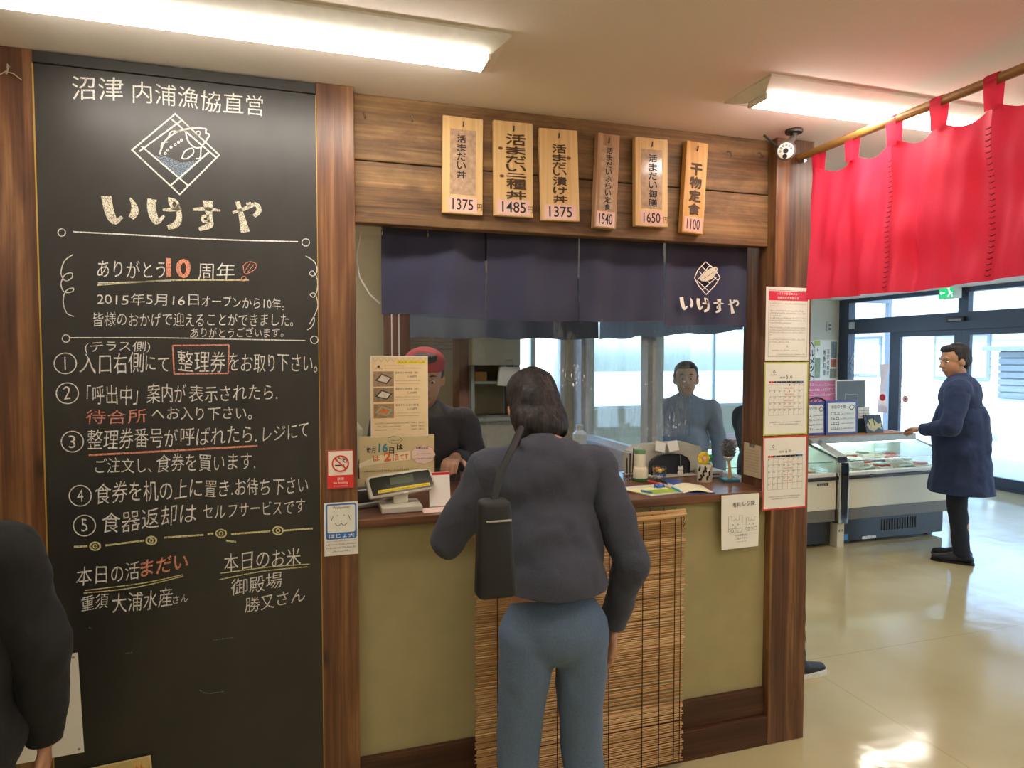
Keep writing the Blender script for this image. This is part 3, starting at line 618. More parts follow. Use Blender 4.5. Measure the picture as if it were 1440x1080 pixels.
# price revision notice
a0, a1, b0, b1 = 1.689, 1.893, 1.540, 1.826
n1 = notice('price_notice', 'laminated notice with crimson heading band, topmost sheet on the right post', 'notice', P, a0, b0, a1, b1, LAMIN, 'laminated sheets on the right post')
draw('heading_band', CRIM, n1, lambda m: rect(m, P, a0+.012, b1-.052, a1-.008, b1-.016, .0019))
def f(m):
    letters(m, P, 'いけすや食堂メニュー', (a0+.048, b1-.030), (a1-.048, b1-.030), .011, bold=.003, off=O1); letters(m, P, '価格改定のお知らせ', (a0+.052, b1-.047), (a1-.052, b1-.047), .011, bold=.003, off=O1)
draw('heading', WINK, n1, f)
def f(m):
    y = b1-.066
    for k, wd in enumerate((1, .25, 0, .95, 1, .3, 1, 1, .6, 0, 1, 1, 1, .06, 0, 1, .55)):
        if wd: scribble(m, P, a0+.018, a0+.018+.168*wd, y, .0052, O1)
        y -= .0093
    letters(m, P, '記', (a0+.098, b0+.052), (a0+.106, b0+.052), .008, off=O1); scribble(m, P, a0+.03, a0+.15, b0+.038, .005, O1); scribble(m, P, a0+.05, a1-.018, b0+.022, .005, O1)
draw('small_print', GREY, n1, f)
def f(m):
    for q in ((a0+.012, b0+.014, a1-.008, b0+.0152), (a0+.012, b1-.0135, a1-.008, b1-.012), (a0+.012, b0+.0152, a0+.0132, b1-.0135), (a1-.0092, b0+.0152, a1-.008, b1-.0135)): rect(m, P, *q, off=.0019)
draw('frame_line', GREY, n1, f)
def calendar(label, a0, b0, a1, b1, edge, month, first, days, hdr, closed):
    t = notice('calendar_sheet', label, 'calendar', P, a0, b0, a1, b1, LAMIN, 'laminated sheets on the right post', edge=edge, ew=.0055)
    w_, h_ = a1-a0, b1-b0; X = lambda s: a0+w_*s; Y = lambda s: b0+h_*s
    def f(m):
        letters(m, P, '2025年', (X(.35), Y(.775)), (X(.47), Y(.775)), .0085, off=O1); letters(m, P, month, (X(.50), Y(.772)), (X(.535), Y(.772)), .015, bold=.01, off=O1); letters(m, P, '月', (X(.57), Y(.775)), (X(.63), Y(.775)), .010, off=O1)
        scribble(m, P, X(.13), X(.85), Y(.175), .0045, O1); scribble(m, P, X(.2), X(.8), Y(.145), .0045, O1)
        stroke(m, P, [(X(.22), Y(.885)), (X(.195), Y(.865)), (X(.22), Y(.845)), (X(.245), Y(.865))], .0022, O1, True, False); letters(m, P, 'いけすや', (X(.13), Y(.815)), (X(.29), Y(.815)), .006, off=O1)
        for k in range(days):
            r, c = divmod(first+k, 7); x = X(.105+.79*c/7)+.0025; y = Y(.70-.085*r)-.001; letters(m, P, str(k+1), (x, y-.0055), (x+(.0035 if k < 9 else .0065), y-.0055), .0055, off=O1)
    draw('calendar_print', INK, t, f)
    rows = (first+days+6)//7
    def f(m):
        for k in range(rows+1): rect(m, P, X(.105), Y(.70-.085*k), X(.895), Y(.70-.085*k)+.0007, O1)
        for c in range(8): rect(m, P, X(.105+.79*c/7), Y(.70-.085*rows), X(.105+.79*c/7)+.0007, Y(.70), O1)
    draw('calendar_grid', GREY, t, f)
    draw('weekday_bar', hdr, t, lambda m: rect(m, P, X(.105), Y(.715), X(.895), Y(.74), .002))
    draw('sunday_block', RED, t, lambda m: rect(m, P, X(.105), Y(.715), X(.105+.79/7), Y(.74), .0024)); draw('saturday_block', BLUE, t, lambda m: rect(m, P, X(.895-.79/7), Y(.715), X(.895), Y(.74), .0024))
    def f(m):
        for k, d in enumerate('日月火水木金土'): x = X(.105+.79*(k+.5)/7); letters(m, P, d, (x-.0024, Y(.718)), (x+.0024, Y(.718)), .005, off=.003)
    draw('weekday_names', WINK, t, f)
    def f(m):
        for r, c in closed: x = X(.105+.79*c/7); letters(m, P, '定休日', (x+.004, Y(.70-.085*r)-.019), (x+.021, Y(.70-.085*r)-.019), .006, off=O1)
    draw('closed_marks', RED, t, f); return t
calendar('laminated May calendar with lime green border, middle sheet on the right post', 1.686, 1.246, 1.893, 1.534, GREENP, '5', 4, 31, plain('navy_print', '33405f', .5), [(0, 3), (0, 4), (1, 3), (1, 4), (2, 3), (2, 4), (3, 3), (3, 4)])
calendar('laminated June calendar with red border, lowest sheet on the right post', 1.687, .951, 1.895, 1.242, RED, '6', 0, 30, INK, [(r, c) for r in range(4) for c in (3, 4)])
# memo hanging by a bulldog clip on the inner face of the right post
J = Frame((1.7285, 0, 0), (0, -1, 0), (0, 0, 1))
jt = thing('clipped_memo', 'beige memo pad hung by a metal clip on the inner side of the right post', 'memo pad', (1.727, .11, 1.06))
m = MB(); m.prism([(1.7275, .165, 1.065), (1.7275, .055, 1.065), (1.7275, .058, 1.195), (1.7275, .165, 1.2)], (-.004, 0, 0)); m.build('pad', plain('kraft_paper', 'c8b393', .7), jt)
m = MB(); m.box((1.718, .095, 1.185), (1.7275, .125, 1.2), .002); m.build('clip', METAL, jt); m = MB(); m.tube([(1.722, .104, 1.2), (1.721, .106, 1.215), (1.721, .116, 1.215), (1.722, .118, 1.2)], .0012, 6); m.build('clip_wire', METAL, jt, True)
draw('faint_writing', GREY, jt, lambda m: [scribble(m, Frame((1.7234, .165, 0), (0, -1, 0), (0, 0, 1)), .012, .095, 1.17-.012*k, .005, .0006) for k in range(8)])
# bag notice on the panel
GB = Frame((0, -.0065, 0)); a0, a1, b0, b1 = 1.497, 1.668, .815, 1.024
m = MB(); m.grid(lambda s, t: (a0+(a1-a0)*s-.001*t, -.0078-.010*t*t*(1-s)*.6, b1-(b1-b0)*t), 8, 10, .001, (0, 1, 0))
bt = thing('bag_notice', 'white notice with two carrier bag drawings taped under the right end of the counter', 'notice', (1.58, -.008, b0)); m.build('sheet', PAPER, bt, True)
GB = Frame((0, -.0185, 0))
draw('title', INK, bt, lambda m: (letters(m, GB, '有料', (a0+.043, b1-.047), (a0+.078, b1-.046), .019, bold=.004), letters(m, GB, 'レジ袋', (a0+.087, b1-.045), (a0+.142, b1-.043), .019, bold=.015)))
def bag(m, x, y, k):
    q = lambda a, b: (x+a*k, y+b*k)
    stroke(m, GB, [q(0, 0), q(0, 1.0), q(.22, 1.0), q(.24, .72), q(.40, .70), q(.5, .82), q(.6, .70), q(.76, .72), q(.78, 1.0), q(1, 1.0), q(1, 0), q(.9, -.05), q(.1, -.05)], .0011, closed=True, smooth=False)
    for e in (.32, .68): stroke(m, GB, [q(*p) for p in circ(e, .45, .035, 8)], .0013, closed=True)
    stroke(m, GB, [q(.42, .33), q(.5, .29), q(.58, .33)], .001); stroke(m, GB, [q(0, .2), q(1, .2)], .001)
    stroke(m, GB, [q(*p) for p in circ(.28, .06, .09, 10)], .0016, closed=True); stroke(m, GB, [q(.5, .0), q(.55, .14), q(.65, .02), q(.75, .13)], .001)
draw('bag_drawings', INK, bt, lambda m: (bag(m, a0+.024, b0+.068, .062), bag(m, a0+.103, b0+.071, .05)))
draw('caption', INK, bt, lambda m: (letters(m, GB, 'レジ袋希望は', (a0+.055, b0+.049), (a0+.112, b0+.049), .008, bold=.003), letters(m, GB, 'ご協力下さい', (a0+.055, b0+.037), (a0+.112, b0+.037), .008, bold=.003), scribble(m, GB, a0+.06, a0+.105, b0+.027, .004)))
# no smoking sign
M1 = Frame((0, -.0055, 0)); a0, a1, b0, b1 = .0475, .1285, 1.138, 1.259
ns = notice('no_smoking_sign', 'small red and white no smoking sign on the middle post', 'sign', M1, a0, b0, a1, b1, plain('sign_white', 'ecdfcf', .35), edge=RED, ew=.003)
cx, cy = (a0+a1)/2, b1-.043
draw('red_band', RED, ns, lambda m: rect(m, M1, a0, b0, a1, b0+.041, .0022))
draw('cigarette', INK, ns, lambda m: (rect(m, M1, cx-.017, cy-.007, cx+.012, cy-.0035, .0022), stroke(m, M1, [(cx+.016, cy+.003), (cx+.008, cy+.009), (cx+.014, cy+.013), (cx-.002, cy+.016), (cx-.006, cy+.022)], .0022, .0022), stroke(m, M1, [(cx+.020, cy+.002), (cx+.018, cy+.011), (cx+.008, cy+.018)], .0016, .0022)))
draw('prohibition_ring', RED, ns, lambda m: (stroke(m, M1, circ(cx, cy, .0245, 32), .0045, .0028, True), stroke(m, M1, [(cx-.0175, cy+.0175), (cx+.0175, cy-.0175)], .004, .0028)))
draw('wording', WINK, ns, lambda m: (letters(m, M1, '禁煙', (cx-.010, b0+.025), (cx+.010, b0+.025), .009, bold=.003, off=.0028), letters(m, M1, 'No Smoking', (cx-.022, b0+.013), (cx+.022, b0+.013), .0075, bold=.012, off=.0028), scribble(m, M1, cx-.022, cx+.022, b0+.006, .003, .0028)))
# welcome sticker with a dog's face
a0, a1, b0, b1 = .036, .1405, .922, 1.092
wd = notice('assistance_dog_sticker', 'white and blue welcome sticker with a simple dog face on the middle post', 'sticker', M1, a0, b0, a1, b1, plain('sticker_white', 'e5e3d8', .35))
def rr(a0, b0, a1, b1, r, n=5): return [(x+r*math.cos(t), y+r*math.sin(t)) for (x, y, s) in ((a1-r, b1-r, 0), (a0+r, b1-r, 1), (a0+r, b0+r, 2), (a1-r, b0+r, 3)) for t in [(s+k/n)*math.pi/2 for k in range(n+1)]]
draw('blue_panel', BLUE, wd, lambda m: fillpoly(m, M1, rr(a0+.005, b0+.052, a1-.004, b1-.004, .008), .0019))
draw('white_face_panel', plain('sticker_white', 'e5e3d8', .35), wd, lambda m: fillpoly(m, M1, rr(a0+.010, b0+.073, a1-.009, b1-.009, .005), .0023))
cx = (a0+a1)/2; fy = b1-.055
def f(m):
    letters(m, M1, 'Welcome!', (cx-.026, b1-.021), (cx+.027, b1-.020), .0085, off=.0028)
    stroke(m, M1, [(cx-.031, fy-.004), (cx-.024, fy+.013)], .0016, .0028); stroke(m, M1, [(cx+.029, fy-.003), (cx+.022, fy+.014)], .0016, .0028)
    for x in (-.011, .009): fillpoly(m, M1, circ(cx+x, fy+.013, .0016, 8), .0028)
    fillpoly(m, M1, circ(cx, fy-.005, .0018, 8), .0028)
    stroke(m, M1, [(cx-.019, fy-.012), (cx-.012, fy-.019), (cx-.004, fy-.017), (cx, fy-.011), (cx+.004, fy-.017), (cx+.012, fy-.018), (cx+.019, fy-.011)], .0017, .0028)
    for k in range(3): scribble(m, M1, a0+.006+.018*(k == 2), a1-.006-.02*(k == 2), b0+.034-.011*k, .005, .0024)
    scribble(m, M1, a0+.005, a1-.006, b0+.045, .003, .0024)
draw('dog_face', INK, wd, f)
draw('wording', WINK, wd, lambda m: letters(m, M1, 'ほじょ犬', (a0+.014, b0+.056), (a1-.011, b0+.056), .014, bold=.012, off=.0028))

# ================================================================ sheets on the acrylic guard
A = Frame((0, .1945, 0))
def ap(x, y): return A.px(x, y)
(a0, b1), (a1, b0) = ap(520.5, 500.5), ap(602, 612.5)
mp = notice('bento_menu_poster', 'framed cream takeaway menu poster with three food photos on the acrylic guard', 'poster', A, a0, b0, a1, b1, plain('cream_menu', 'f3d9ab', .14, var=.03, spec=.6), edge=plain('menu_frame', 'efe2c8', .3), ew=.004)
w_, h_ = a1-a0, b1-b0; X = lambda s: a0+w_*s; Y = lambda s: b1-h_*s
draw('garland', plain('garland_grey', '6c6356', .6), mp, lambda m: [stroke(m, A, [(X(.03+.105*k), Y(.025)), (X(.0825+.105*k), Y(.07)), (X(.135+.105*k), Y(.025))], .0016, O1, True, False) for k in range(9)])
draw('yellow_strip', YEL, mp, lambda m: rect(m, A, X(.45), Y(.095), X(.96), Y(.058), O1))
draw('strip_print', plain('strip_green', '6f7a18', .6), mp, lambda m: letters(m, A, 'お弁当・11:00〜1:30', (X(.48), Y(.09)), (X(.94), Y(.09)), h_*.022, off=.003))
draw('heading', plain('red_brown_print', 'a0533a', .6), mp, lambda m: (letters(m, A, 'テイクアウトメニュー', (X(.24), Y(.13)), (X(.62), Y(.13)), h_*.022, off=O1), scribble(m, A, X(.24), X(.88), Y(.155), .003, O1)))
def f(m):
    fillpoly(m, A, circ(X(.14), Y(.13), .005, 10), O1); letters(m, A, 'いけすや', (X(.07), Y(.165)), (X(.21), Y(.165)), .005, off=O1)
    for k, (nm_, pr) in enumerate((('活まだい丼弁当（並）', '1,400円'), ('活まだい丼弁当（大）', '1,620円'), ('活まだいふらい弁当', '1,510円'))):
        y = .22+.2*k; letters(m, A, nm_, (X(.42), Y(y)), (X(.83), Y(y)), h_*.026, bold=.008, off=O1); letters(m, A, pr, (X(.64), Y(y+.05)), (X(.80), Y(y+.05)), h_*.026, bold=.008, off=O1)
        scribble(m, A, X(.42), X(.86), Y(y+.09), .0028, O1); scribble(m, A, X(.42), X(.84), Y(y+.125), .0028, O1)
    for k in range(3): scribble(m, A, X(.07), X((.66, .52, .52)[k]), Y(.835+.04*k), .005, O1); letters(m, A, '540円（税込）', (X(.70), Y(.84+.04*k)), (X(.93), Y(.84+.04*k)), .0055, off=O1)
draw('menu_print', INKB, mp, f)
for k, (bg_, a_, b_) in enumerate((('a58a68', 'e0d2c4', '5d4a40'), ('97805e', 'dccfc2', '4c3d36'), ('a8815a', 'd9793a', '86b7a2'))):
    y0 = Y(.375+.2*k-(.01 if k else 0)); y1 = Y(.19+.2*k)
    ph = draw('food_photo', plain('photo_table_%d' % k, bg_, .4, var=.25, nscale=90), mp, lambda m: rect(m, A, X(.05), y0, X(.40), y1, O1))
    mx, my = X(.225), (y0+y1)/2; ww = w_*.15; hh = (y1-y0)*.36
    draw('lunch_box', plain('photo_box_%d' % k, b_, .5), ph, lambda m: fillpoly(m, A, [(mx-ww, my-hh*.3), (mx+ww*.35, my-hh), (mx+ww, my+hh*.2), (mx-ww*.25, my+hh)], .0029))
    draw('food', plain('photo_food_%d' % k, a_, .5, var=.2, nscale=120), ph, lambda m: fillpoly(m, A, [(mx-ww*.72, my-hh*.25), (mx+ww*.3, my-hh*.7), (mx+ww*.75, my+hh*.15), (mx-ww*.2, my+hh*.7)], .0034))
# the 16th-of-the-month sheet
(a0, b1), (a1, b0) = ap(505, 614), ap(611, 674)
dy = notice('sixteenth_day_sheet', 'cream sheet announcing the 16th of every month with orange lettering behind the register display', 'notice', A, a0, b0, a1, b1, plain('kraft_cream', 'd9c595', .2, var=.05, spec=.6))
draw('date_lettering', INK, dy, lambda m: (letters_px(m, A, '毎月', (515, 637), (528, 637), 10, bold=.002, off=O1), letters_px(m, A, '日', (547, 638), (554, 638), 9, bold=.02, off=O1), letters_px(m, A, 'は', (558, 633), (567, 632), 8, bold=.03, off=O1)))
draw('date_number', plain('teal_print', '3f7f95', .5), dy, lambda m: letters_px(m, A, '16', (532, 636), (545, 636), 13, bold=.035, off=O1))
draw('cream_band', plain('pale_band', 'efe3bd', .4), dy, lambda m: fillpoly(m, A, [ap(505, 652), ap(530, 641), ap(577, 634), ap(577, 646), ap(530, 652), ap(505, 658)], .002))
draw('offer_lettering', ORANGE, dy, lambda m: (letters_px(m, A, 'は', (525, 649), (534, 648), 8, bold=.03, off=.003), letters_px(m, A, '2', (540, 649), (550, 648), 13, bold=.05, off=.003), letters_px(m, A, '倍', (552, 648), (561, 647), 10, bold=.006, off=.003), letters_px(m, A, 'です', (563, 647), (575, 645), 8, bold=.03, off=.003)))
draw('script_line', INKB, dy, lambda m: scribble(m, A, ap(512, 664)[0], ap(575, 664)[0], ap(512, 664)[1], .007, O1))
def f(m): stroke(m, A, [ap(555+10*math.cos(t)*(1+.08*math.cos(7*t)), 618.5+5*math.sin(t)*(1+.1*math.cos(7*t))) for t in [k*.2618 for k in range(24)]], .0012, O1, True); scribble(m, A, ap(548, 620)[0], ap(562, 620)[0], ap(548, 620)[1], .005, O1)
draw('speech_bubble', INK, dy, f)
B = Frame((0, .1925, 0))
q = lambda t: B.px(595+16.5*math.cos(t)*(1+.04*math.cos(9*t)), 639+13*math.sin(t)*(1+.05*math.cos(9*t)))
m = MB(); m.prism([B.p(*q(k*.1745), 0) for k in range(36)], B.n*.0008); sb = tag(m.build('cloud_sticker', plain('pale_pink_sticker', 'f0d3c4', .3)), 'pale pink cloud-shaped sticker on the acrylic guard above the register display', 'sticker')
draw('sticker_outline', plain('dusty_red', 'c4837a', .5), sb, lambda m: stroke(m, B, [q(k*.1745) for k in range(36)], .0011, .0014, True))
draw('sticker_print', INK, sb, lambda m: (letters_px(m, B, 'お得なのは', (585, 632), (602, 631), 4, bold=.02, off=.0016), scribble(m, B, B.px(586, 639)[0], B.px(607, 639)[0], B.px(586, 639)[1], .004, .0016), scribble(m, B, B.px(583, 647)[0], B.px(609, 645)[0], B.px(583, 646)[1], .006, .0016)))

# ================================================================ things on the counter, left
Z = 1.0283
rd = thing('register_display', 'beige register display tilted back on a square foot at the counter left end', 'register display', (.30, .12, Z))
MB().box((.222, .055, Z), (.36, .178, Z+.022), .004).build('foot', BEIGEP, rd)
MB().box((.268, .105, Z+.022), (.318, .14, Z+.06), .003).build('neck', BEIGEP, rd)
RT = Matrix.Rotation(R(6), 4, 'Z') @ Matrix.Rotation(R(-4.5), 4, 'Y') @ Matrix.Rotation(R(-24), 4, 'X')
def rp(x, y, z): return Vector((.300, .112, Z+.088)) + RT @ Vector((x, y, z))
m = MB(); pl = [(-.118, -.034), (.098, -.034), (.114, -.016), (.106, .037), (.078, .044), (-.105, .044), (-.122, .034)]
m.prism([rp(a, 0, b) for a, b in pl], RT.to_3x3() @ Vector((0, .026, 0))); bmesh.ops.bevel(m.b, geom=list(m.b.edges), offset=.003, segments=2, affect='EDGES'); m.build('case', BEIGEP, rd)
RF = Frame(rp(0, -.0004, 0), RT.to_3x3() @ Vector((1, 0, 0)), RT.to_3x3() @ Vector((0, 0, 1)))
sc_ = draw('screen', plain('black_glossy_screen', '15170f', .12, var=.2, nscale=8), rd, lambda m: fillpoly(m, RF, [(-.106, -.026), (.101, -.026), (.107, -.014), (.099, .036), (-.106, .036), (-.112, .028)], .0006))
draw('lit_readout', plain('dark_green_readout', '343c18', .15, emit='39401c', estr=.1), sc_, lambda m: rect(m, RF, -.042, .002, .040, .028, .0012))
draw('yellow_label', YEL, sc_, lambda m: rect(m, RF, -.088, -.020, .094, -.0095, .0013))
draw('label_print', INKB, sc_, lambda m: scribble(m, RF, -.084, .090, -.017, .005, .0018))
draw('maker_badge', WINK, rd, lambda m: rect(m, RF, -.002, -.0325, .014, -.0285, .0006))
MB().tube([(.268, .138, Z+.04), (.25, .165, Z+.022), (.22, .172, Z+.012), (.185, .168, Z+.008), (.150, .160, Z+.007)], .0085, 10).tube([(.262, .16, Z+.03), (.235, .178, Z+.012), (.19, .182, Z+.009), (.15, .175, Z+.008)], .007, 10).build('cable', GREYP, rd, True)
m = MB(); m.box((.148, .24, Z), (.215, .28, Z+.05), .008); tag(m.build('card_reader', BLACKP), 'small black box behind the acrylic guard at the left post', 'card reader')
lf = thing('leaflet_stand', 'white and red leaflet stand right of the register display', 'leaflet', (.41, .13, Z))
m = MB(); m.prism([(.395, .12, Z), (.47, .12, Z), (.472, .15, Z+.115), (.398, .15, Z+.115)], (0, .004, 0)); m.build('leaflet', PAPER, lf)
m = MB(); m.prism([(.395, .1475, Z+.095), (.471, .1475, Z+.095), (.472, .1495, Z+.115), (.398, .1495, Z+.115)], (0, -.001, 0)); m.build('red_band', RED, lf)
m = MB(); m.box((.36, .03, Z), (.45, .1, Z+.001)); tag(m.build('paper_slip', plain('pale_pink_paper', 'f0d2c8', .6)), 'pale pink slip of paper lying before the leaflet stand', 'paper')
# ================================================================ things on the counter, right
pd = thing('clipboard', 'white clipboard with coloured menu sheet and pens on the right half of the counter', 'clipboard', (1.27, .1, Z))
q = [atz(866, 688, Z), atz(915, 698.5, Z), atz(968, 692.5, Z), atz(940, 681, Z)]
m = MB(); m.prism(q, (0, 0, .006)); bmesh.ops.bevel(m.b, geom=list(m.b.edges), offset=.002, segments=2, affect='EDGES'); m.build('board', WHITE, pd)
G = Frame((0, 0, Z+.0065), (1, 0, 0), (0, 1, 0))
def gp(px, py): p = atz(px, py, Z+.0065); return (p.x, p.y)
draw('yellow_sheet', plain('pale_yellow_sheet', 'ebe6a6', .5), pd, lambda m: fillpoly(m, G, [gp(876, 688.5), gp(912, 695.5), gp(960, 690.5), gp(935, 682.5)], .0004))
draw('green_patch', plain('leaf_green', '9fbf3f', .5), pd, lambda m: fillpoly(m, G, [gp(905, 690), gp(918, 695), gp(958, 691), gp(950, 687)], .0009))
draw('sheet_print', GREY, pd, lambda m: [scribble(m, G, gp(884, 686)[0], gp(925, 686)[0], gp(884, 687-1.5*k)[1], .006, .001) for k in range(3)])
for k, (p0, p1, col, lab) in enumerate((((901, 690), (912, 692), '2f7fb0', 'blue pen lying on the front of the clipboard'), ((944, 685), (953, 689), '2fa3c4', 'turquoise pen at the right of the clipboard'), ((910, 676), (925, 680), 'c2343a', 'red pen above the clipboard'), ((926, 679), (938, 684), 'd9b7b0', 'pale pink pen above the clipboard'), ((930, 675), (936, 679), '222222', 'black pen above the clipboard'))):
    a = atz(*p0, Z+.0105); b = atz(*p1, Z+.0105); d = (b-a); b = a+d*1.5; m = MB(); m.tube([a, a+(b-a)*.08, a+(b-a)*.8, b], [.002, .0045, .0045, .0015], 10); tag(m.build('pen', plain('pen_%d' % k, col, .3), None, True), lab, 'pen', 'pens on the clipboard')
bk = thing('booklet', 'open booklet with blue cover beside the clipboard on the counter', 'booklet', (1.43, .08, Z))
q0, q1, q2, q3 = atz(962, 694.5, Z), atz(1003, 693.5, Z), atz(985, 683, Z), atz(945, 684, Z)
m = MB(); m.prism([q0+Vector((.005, -.004, 0)), q1+Vector((.006, -.003, 0)), q2, q3], (0, 0, .003)); m.build('cover', plain('blue_cover', '3c4d8c', .4), bk)
m = MB(); m.grid(lambda s, t: tuple((q0*(1-s)+q1*s)*(1-t)+(q3*(1-s)+q2*s)*t+Vector((0, 0, .004+.012*math.sin(min(1, s*1.15)*math.pi)*.8))), 14, 4, .002, (0, 0, -1)); m.build('pages', plain('cream_page', 'eee8c2', .6), bk, True)
m = MB(); m.prism([atz(930, 680, Z), atz(960, 683, Z), atz(958, 676, Z), atz(935, 674, Z)], (0, 0, .005)); tag(m.build('blue_folder', plain('blue_folder', '4a5fa5', .4)), 'blue folder lying between the candy cup and the flower tin', 'folder')
# white dispenser with green base
p = Vector((1.335, .34, Z)); ds = thing('glue_bottle', 'cream round container with green base and lid at the right of the customer', 'container', p)
MB().lathe([(.034, 0), (.036, .003), (.036, .012), (.034, .014)], p).build('green_base', plain('bottle_green', '2f6b3c', .4), ds, True)
MB().lathe([(.034, .014), (.034, .05), (.031, .056), (.024, .06), (.023, .115), (.021, .118)], p).build('body', plain('cream_plastic', 'e3dcc0', .3), ds, True)
MB().lathe([(.024, .115), (.0245, .132), (.02, .135)], p).build('lid', plain('lid_green', '6f9a6a', .4), ds, True)
p = Vector((1.292, .345, Z)); st = thing('tool_stand', 'chrome tool stand with thin rods left of the cream container', 'stand', p)
MB().lathe([(.016, 0), (.016, .006), (.004, .01), (.004, .12)], p, 14).build('post', CHROME, st, True); 
for k in range(3): MB().tube([p+Vector((-.016+.012*k, -.004, .015)), p+Vector((-.02+.016*k, -.008, .10+.02*k))], .0028, 8).build('rod', DMETAL, st, True)
MB().box(p+Vector((-.03, -.012, .028)), p+Vector((.022, .014, .034)), .002).build('tray', CHROME, st)
# glass cup of wrapped sweets
p = Vector((1.405, .30, Z)); cu = tag(MB().lathe([(.022, 0), (.024, .002), (.031, .062), (.029, .062), (.022, .005), (0, .005)], p).build('glass_cup', clear('cup_glass', (.95, .97, .97), .1), None, True), 'small clear glass cup holding wrapped sweets', 'cup')
for k, (dx, dy, dz, c_, nm_) in enumerate(((0, -.008, .045, 'e6c22c', 'yellow'), (-.010, .004, .052, 'e08a30', 'orange'), (.010, -.002, .022, '2f6fd0', 'blue'), (-.006, -.008, .018, 'd4d8e0', 'silver'))):
    c = p+Vector((dx, dy, dz)); m = MB(); m.ell(c, (.010, .008, .008), u=10, v=8); m.tube([c+Vector((-.009, 0, 0)), c+Vector((-.016, 0, .003))], [.002, .006], 8); m.tube([c+Vector((.009, 0, 0)), c+Vector((.016, 0, .003))], [.002, .006], 8)
    tag(m.build('wrapped_sweet', plain('sweet_'+nm_, c_, .3), None, True), '%s wrapped sweet inside the glass cup' % nm_, 'sweet', 'wrapped sweets in the cup')
m = MB(); c = atz(927, 684, Z+.012)
m.ell(c, (.014, .009, .009), u=10, v=8).tube([c+Vector((-.012, 0, 0)), c+Vector((-.021, 0, .003))], [.002, .008], 8).tube([c+Vector((.012, 0, 0)), c+Vector((.021, 0, .003))], [.002, .008], 8); tag(m.build('wrapped_sweet', plain('sweet_blue', '2f6fd0', .3), None, True), 'blue wrapped sweet lying in front of the glass cup', 'sweet')
# black arched tray back with white rim
sp = thing('arched_pen_tray', 'dark arched desk panel with a pale rim behind the sweets cup', 'desk panel', (1.51, .40, Z))
pts = [(1.425+.0, Z), (1.425, Z+.055), (1.44, Z+.075), (1.47, Z+.09), (1.52, Z+.096), (1.57, Z+.09), (1.60, Z+.075), (1.612, Z+.055), (1.612, Z)]
m = MB(); m.prism([(x, .40, z) for x, z in pts], (0, .03, 0)); m.build('panel', plain('charcoal_plastic', '2d3138', .35), sp)
MB().tube([(x, .398, z) for x, z in pts], .0045, 8).build('rim', BLACKP, sp, True); MB().box((1.405, .36, Z), (1.63, .43, Z+.008), .003).build('base', BEIGEP, sp)
# white box / printer behind, with paper
m = MB(); m.prism([(1.36, .47, Z), (1.725, .47, Z), (1.725, .47, Z+.11), (1.64, .47, Z+.135), (1.42, .47, Z+.13), (1.36, .47, Z+.1)], (0, .08, 0)); bmesh.ops.bevel(m.b, geom=list(m.b.edges), offset=.006, segments=2, affect='EDGES'); rg = tag(m.build('cash_register', BEIGEP), 'wide beige cash register body standing at the back of the counter', 'cash register')
for x, a in ((1.49, 14), (1.555, -8)):
    m = MB(); m.obox((x, .44, Z+.125), (.05, .002, .045), (R(-15), R(a), 0)); tag(m.build('receipt', PAPER), 'white paper receipt %s propped on the beige cash register' % ('tilted left' if a > 0 else 'tilted right'), 'receipt')
# cat charm hanging from a wire in front of the arch
p = Vector((1.553, .375, Z)); ct_ = thing('cat_charm', 'small white cat figure standing before the dark arched panel', 'figurine', p)
m = MB(); m.ell(p+Vector((0, 0, .014)), (.014, .010, .015), u=12, v=8).ell(p+Vector((0, -.002, .032)), (.013, .010, .011), u=12, v=8)
for s in (-1, 1): m.tube([p+Vector((s*.008, 0, .038)), p+Vector((s*.010, 0, .047))], [.005, .001], 6)
m.build('body', plain('white_ceramic', 'e8e4da', .2), ct_, True)
m = MB(); m.tube([p+Vector((0, 0, .042)), p+Vector((.001, .002, .075)), p+Vector((-.001, .004, .10))], .0009, 6); m.build('string', GREYP, ct_, True)
m = MB()
for s in (-1, 1): m.ell(p+Vector((s*.005, -.0115, .033)), (.0014, .001, .0014), u=6, v=4)
m.build('eyes', INK, ct_)
# tin with flowers
p = Vector((1.59, .245, Z)); tn = thing('patterned_tin', 'cream and black patterned tin pot standing on the right of the counter', 'tin', p)
MB().lathe([(.030, 0), (.031, .002), (.031, .075), (.029, .075), (.028, .006), (0, .006)], p, 28).build('pot', plain('cream_tin', 'd9d0b8', .3), tn, True)
m = MB()
for k in range(22): a = R(-75+(k % 6)*16+random.uniform(-5, 5)); z = .01+.055*((k*7) % 22)/22; m.ell(p+Vector((.0312*math.sin(a), -.0312*math.cos(a), z)), (.005, .003, .006), u=8, v=6)
m.build('black_pattern', INK, tn, True)
m = MB(); m.tube([p+Vector((-.026, -.017, .073)), p+Vector((-.006, -.031, .045)), p+Vector((.016, -.028, .075))], .003, 8); m.build('ribbon', WHITE, tn, True)
def flower(c, r, n, col, cc, label, stem):
    t = thing('felt_flower', label, 'flower', c-Vector((0, 0, stem)))
    m = MB()
    for k in range(n): a = 2*math.pi*k/n; m.ell(c+Vector((math.cos(a)*r*.62, .002*(k % 2), math.sin(a)*r*.62)), (r*.36, r*.16, r*.36), u=10, v=8)
    m.build('petals', plain('petal_'+col, col, .8), t, True); m = MB(); m.ell(c+Vector((0, -.006, 0)), (r*.30, r*.16, r*.34), u=10, v=8); m.build('flower_centre', plain('centre_'+cc, cc, .7), t, True)
    m = MB(); m.tube([c+Vector((0, .004, -r*.3)), c+Vector((.002, .006, -stem))], .002, 6); m.build('stem', plain('stem_green', '4e7d3c', .6), t, True)
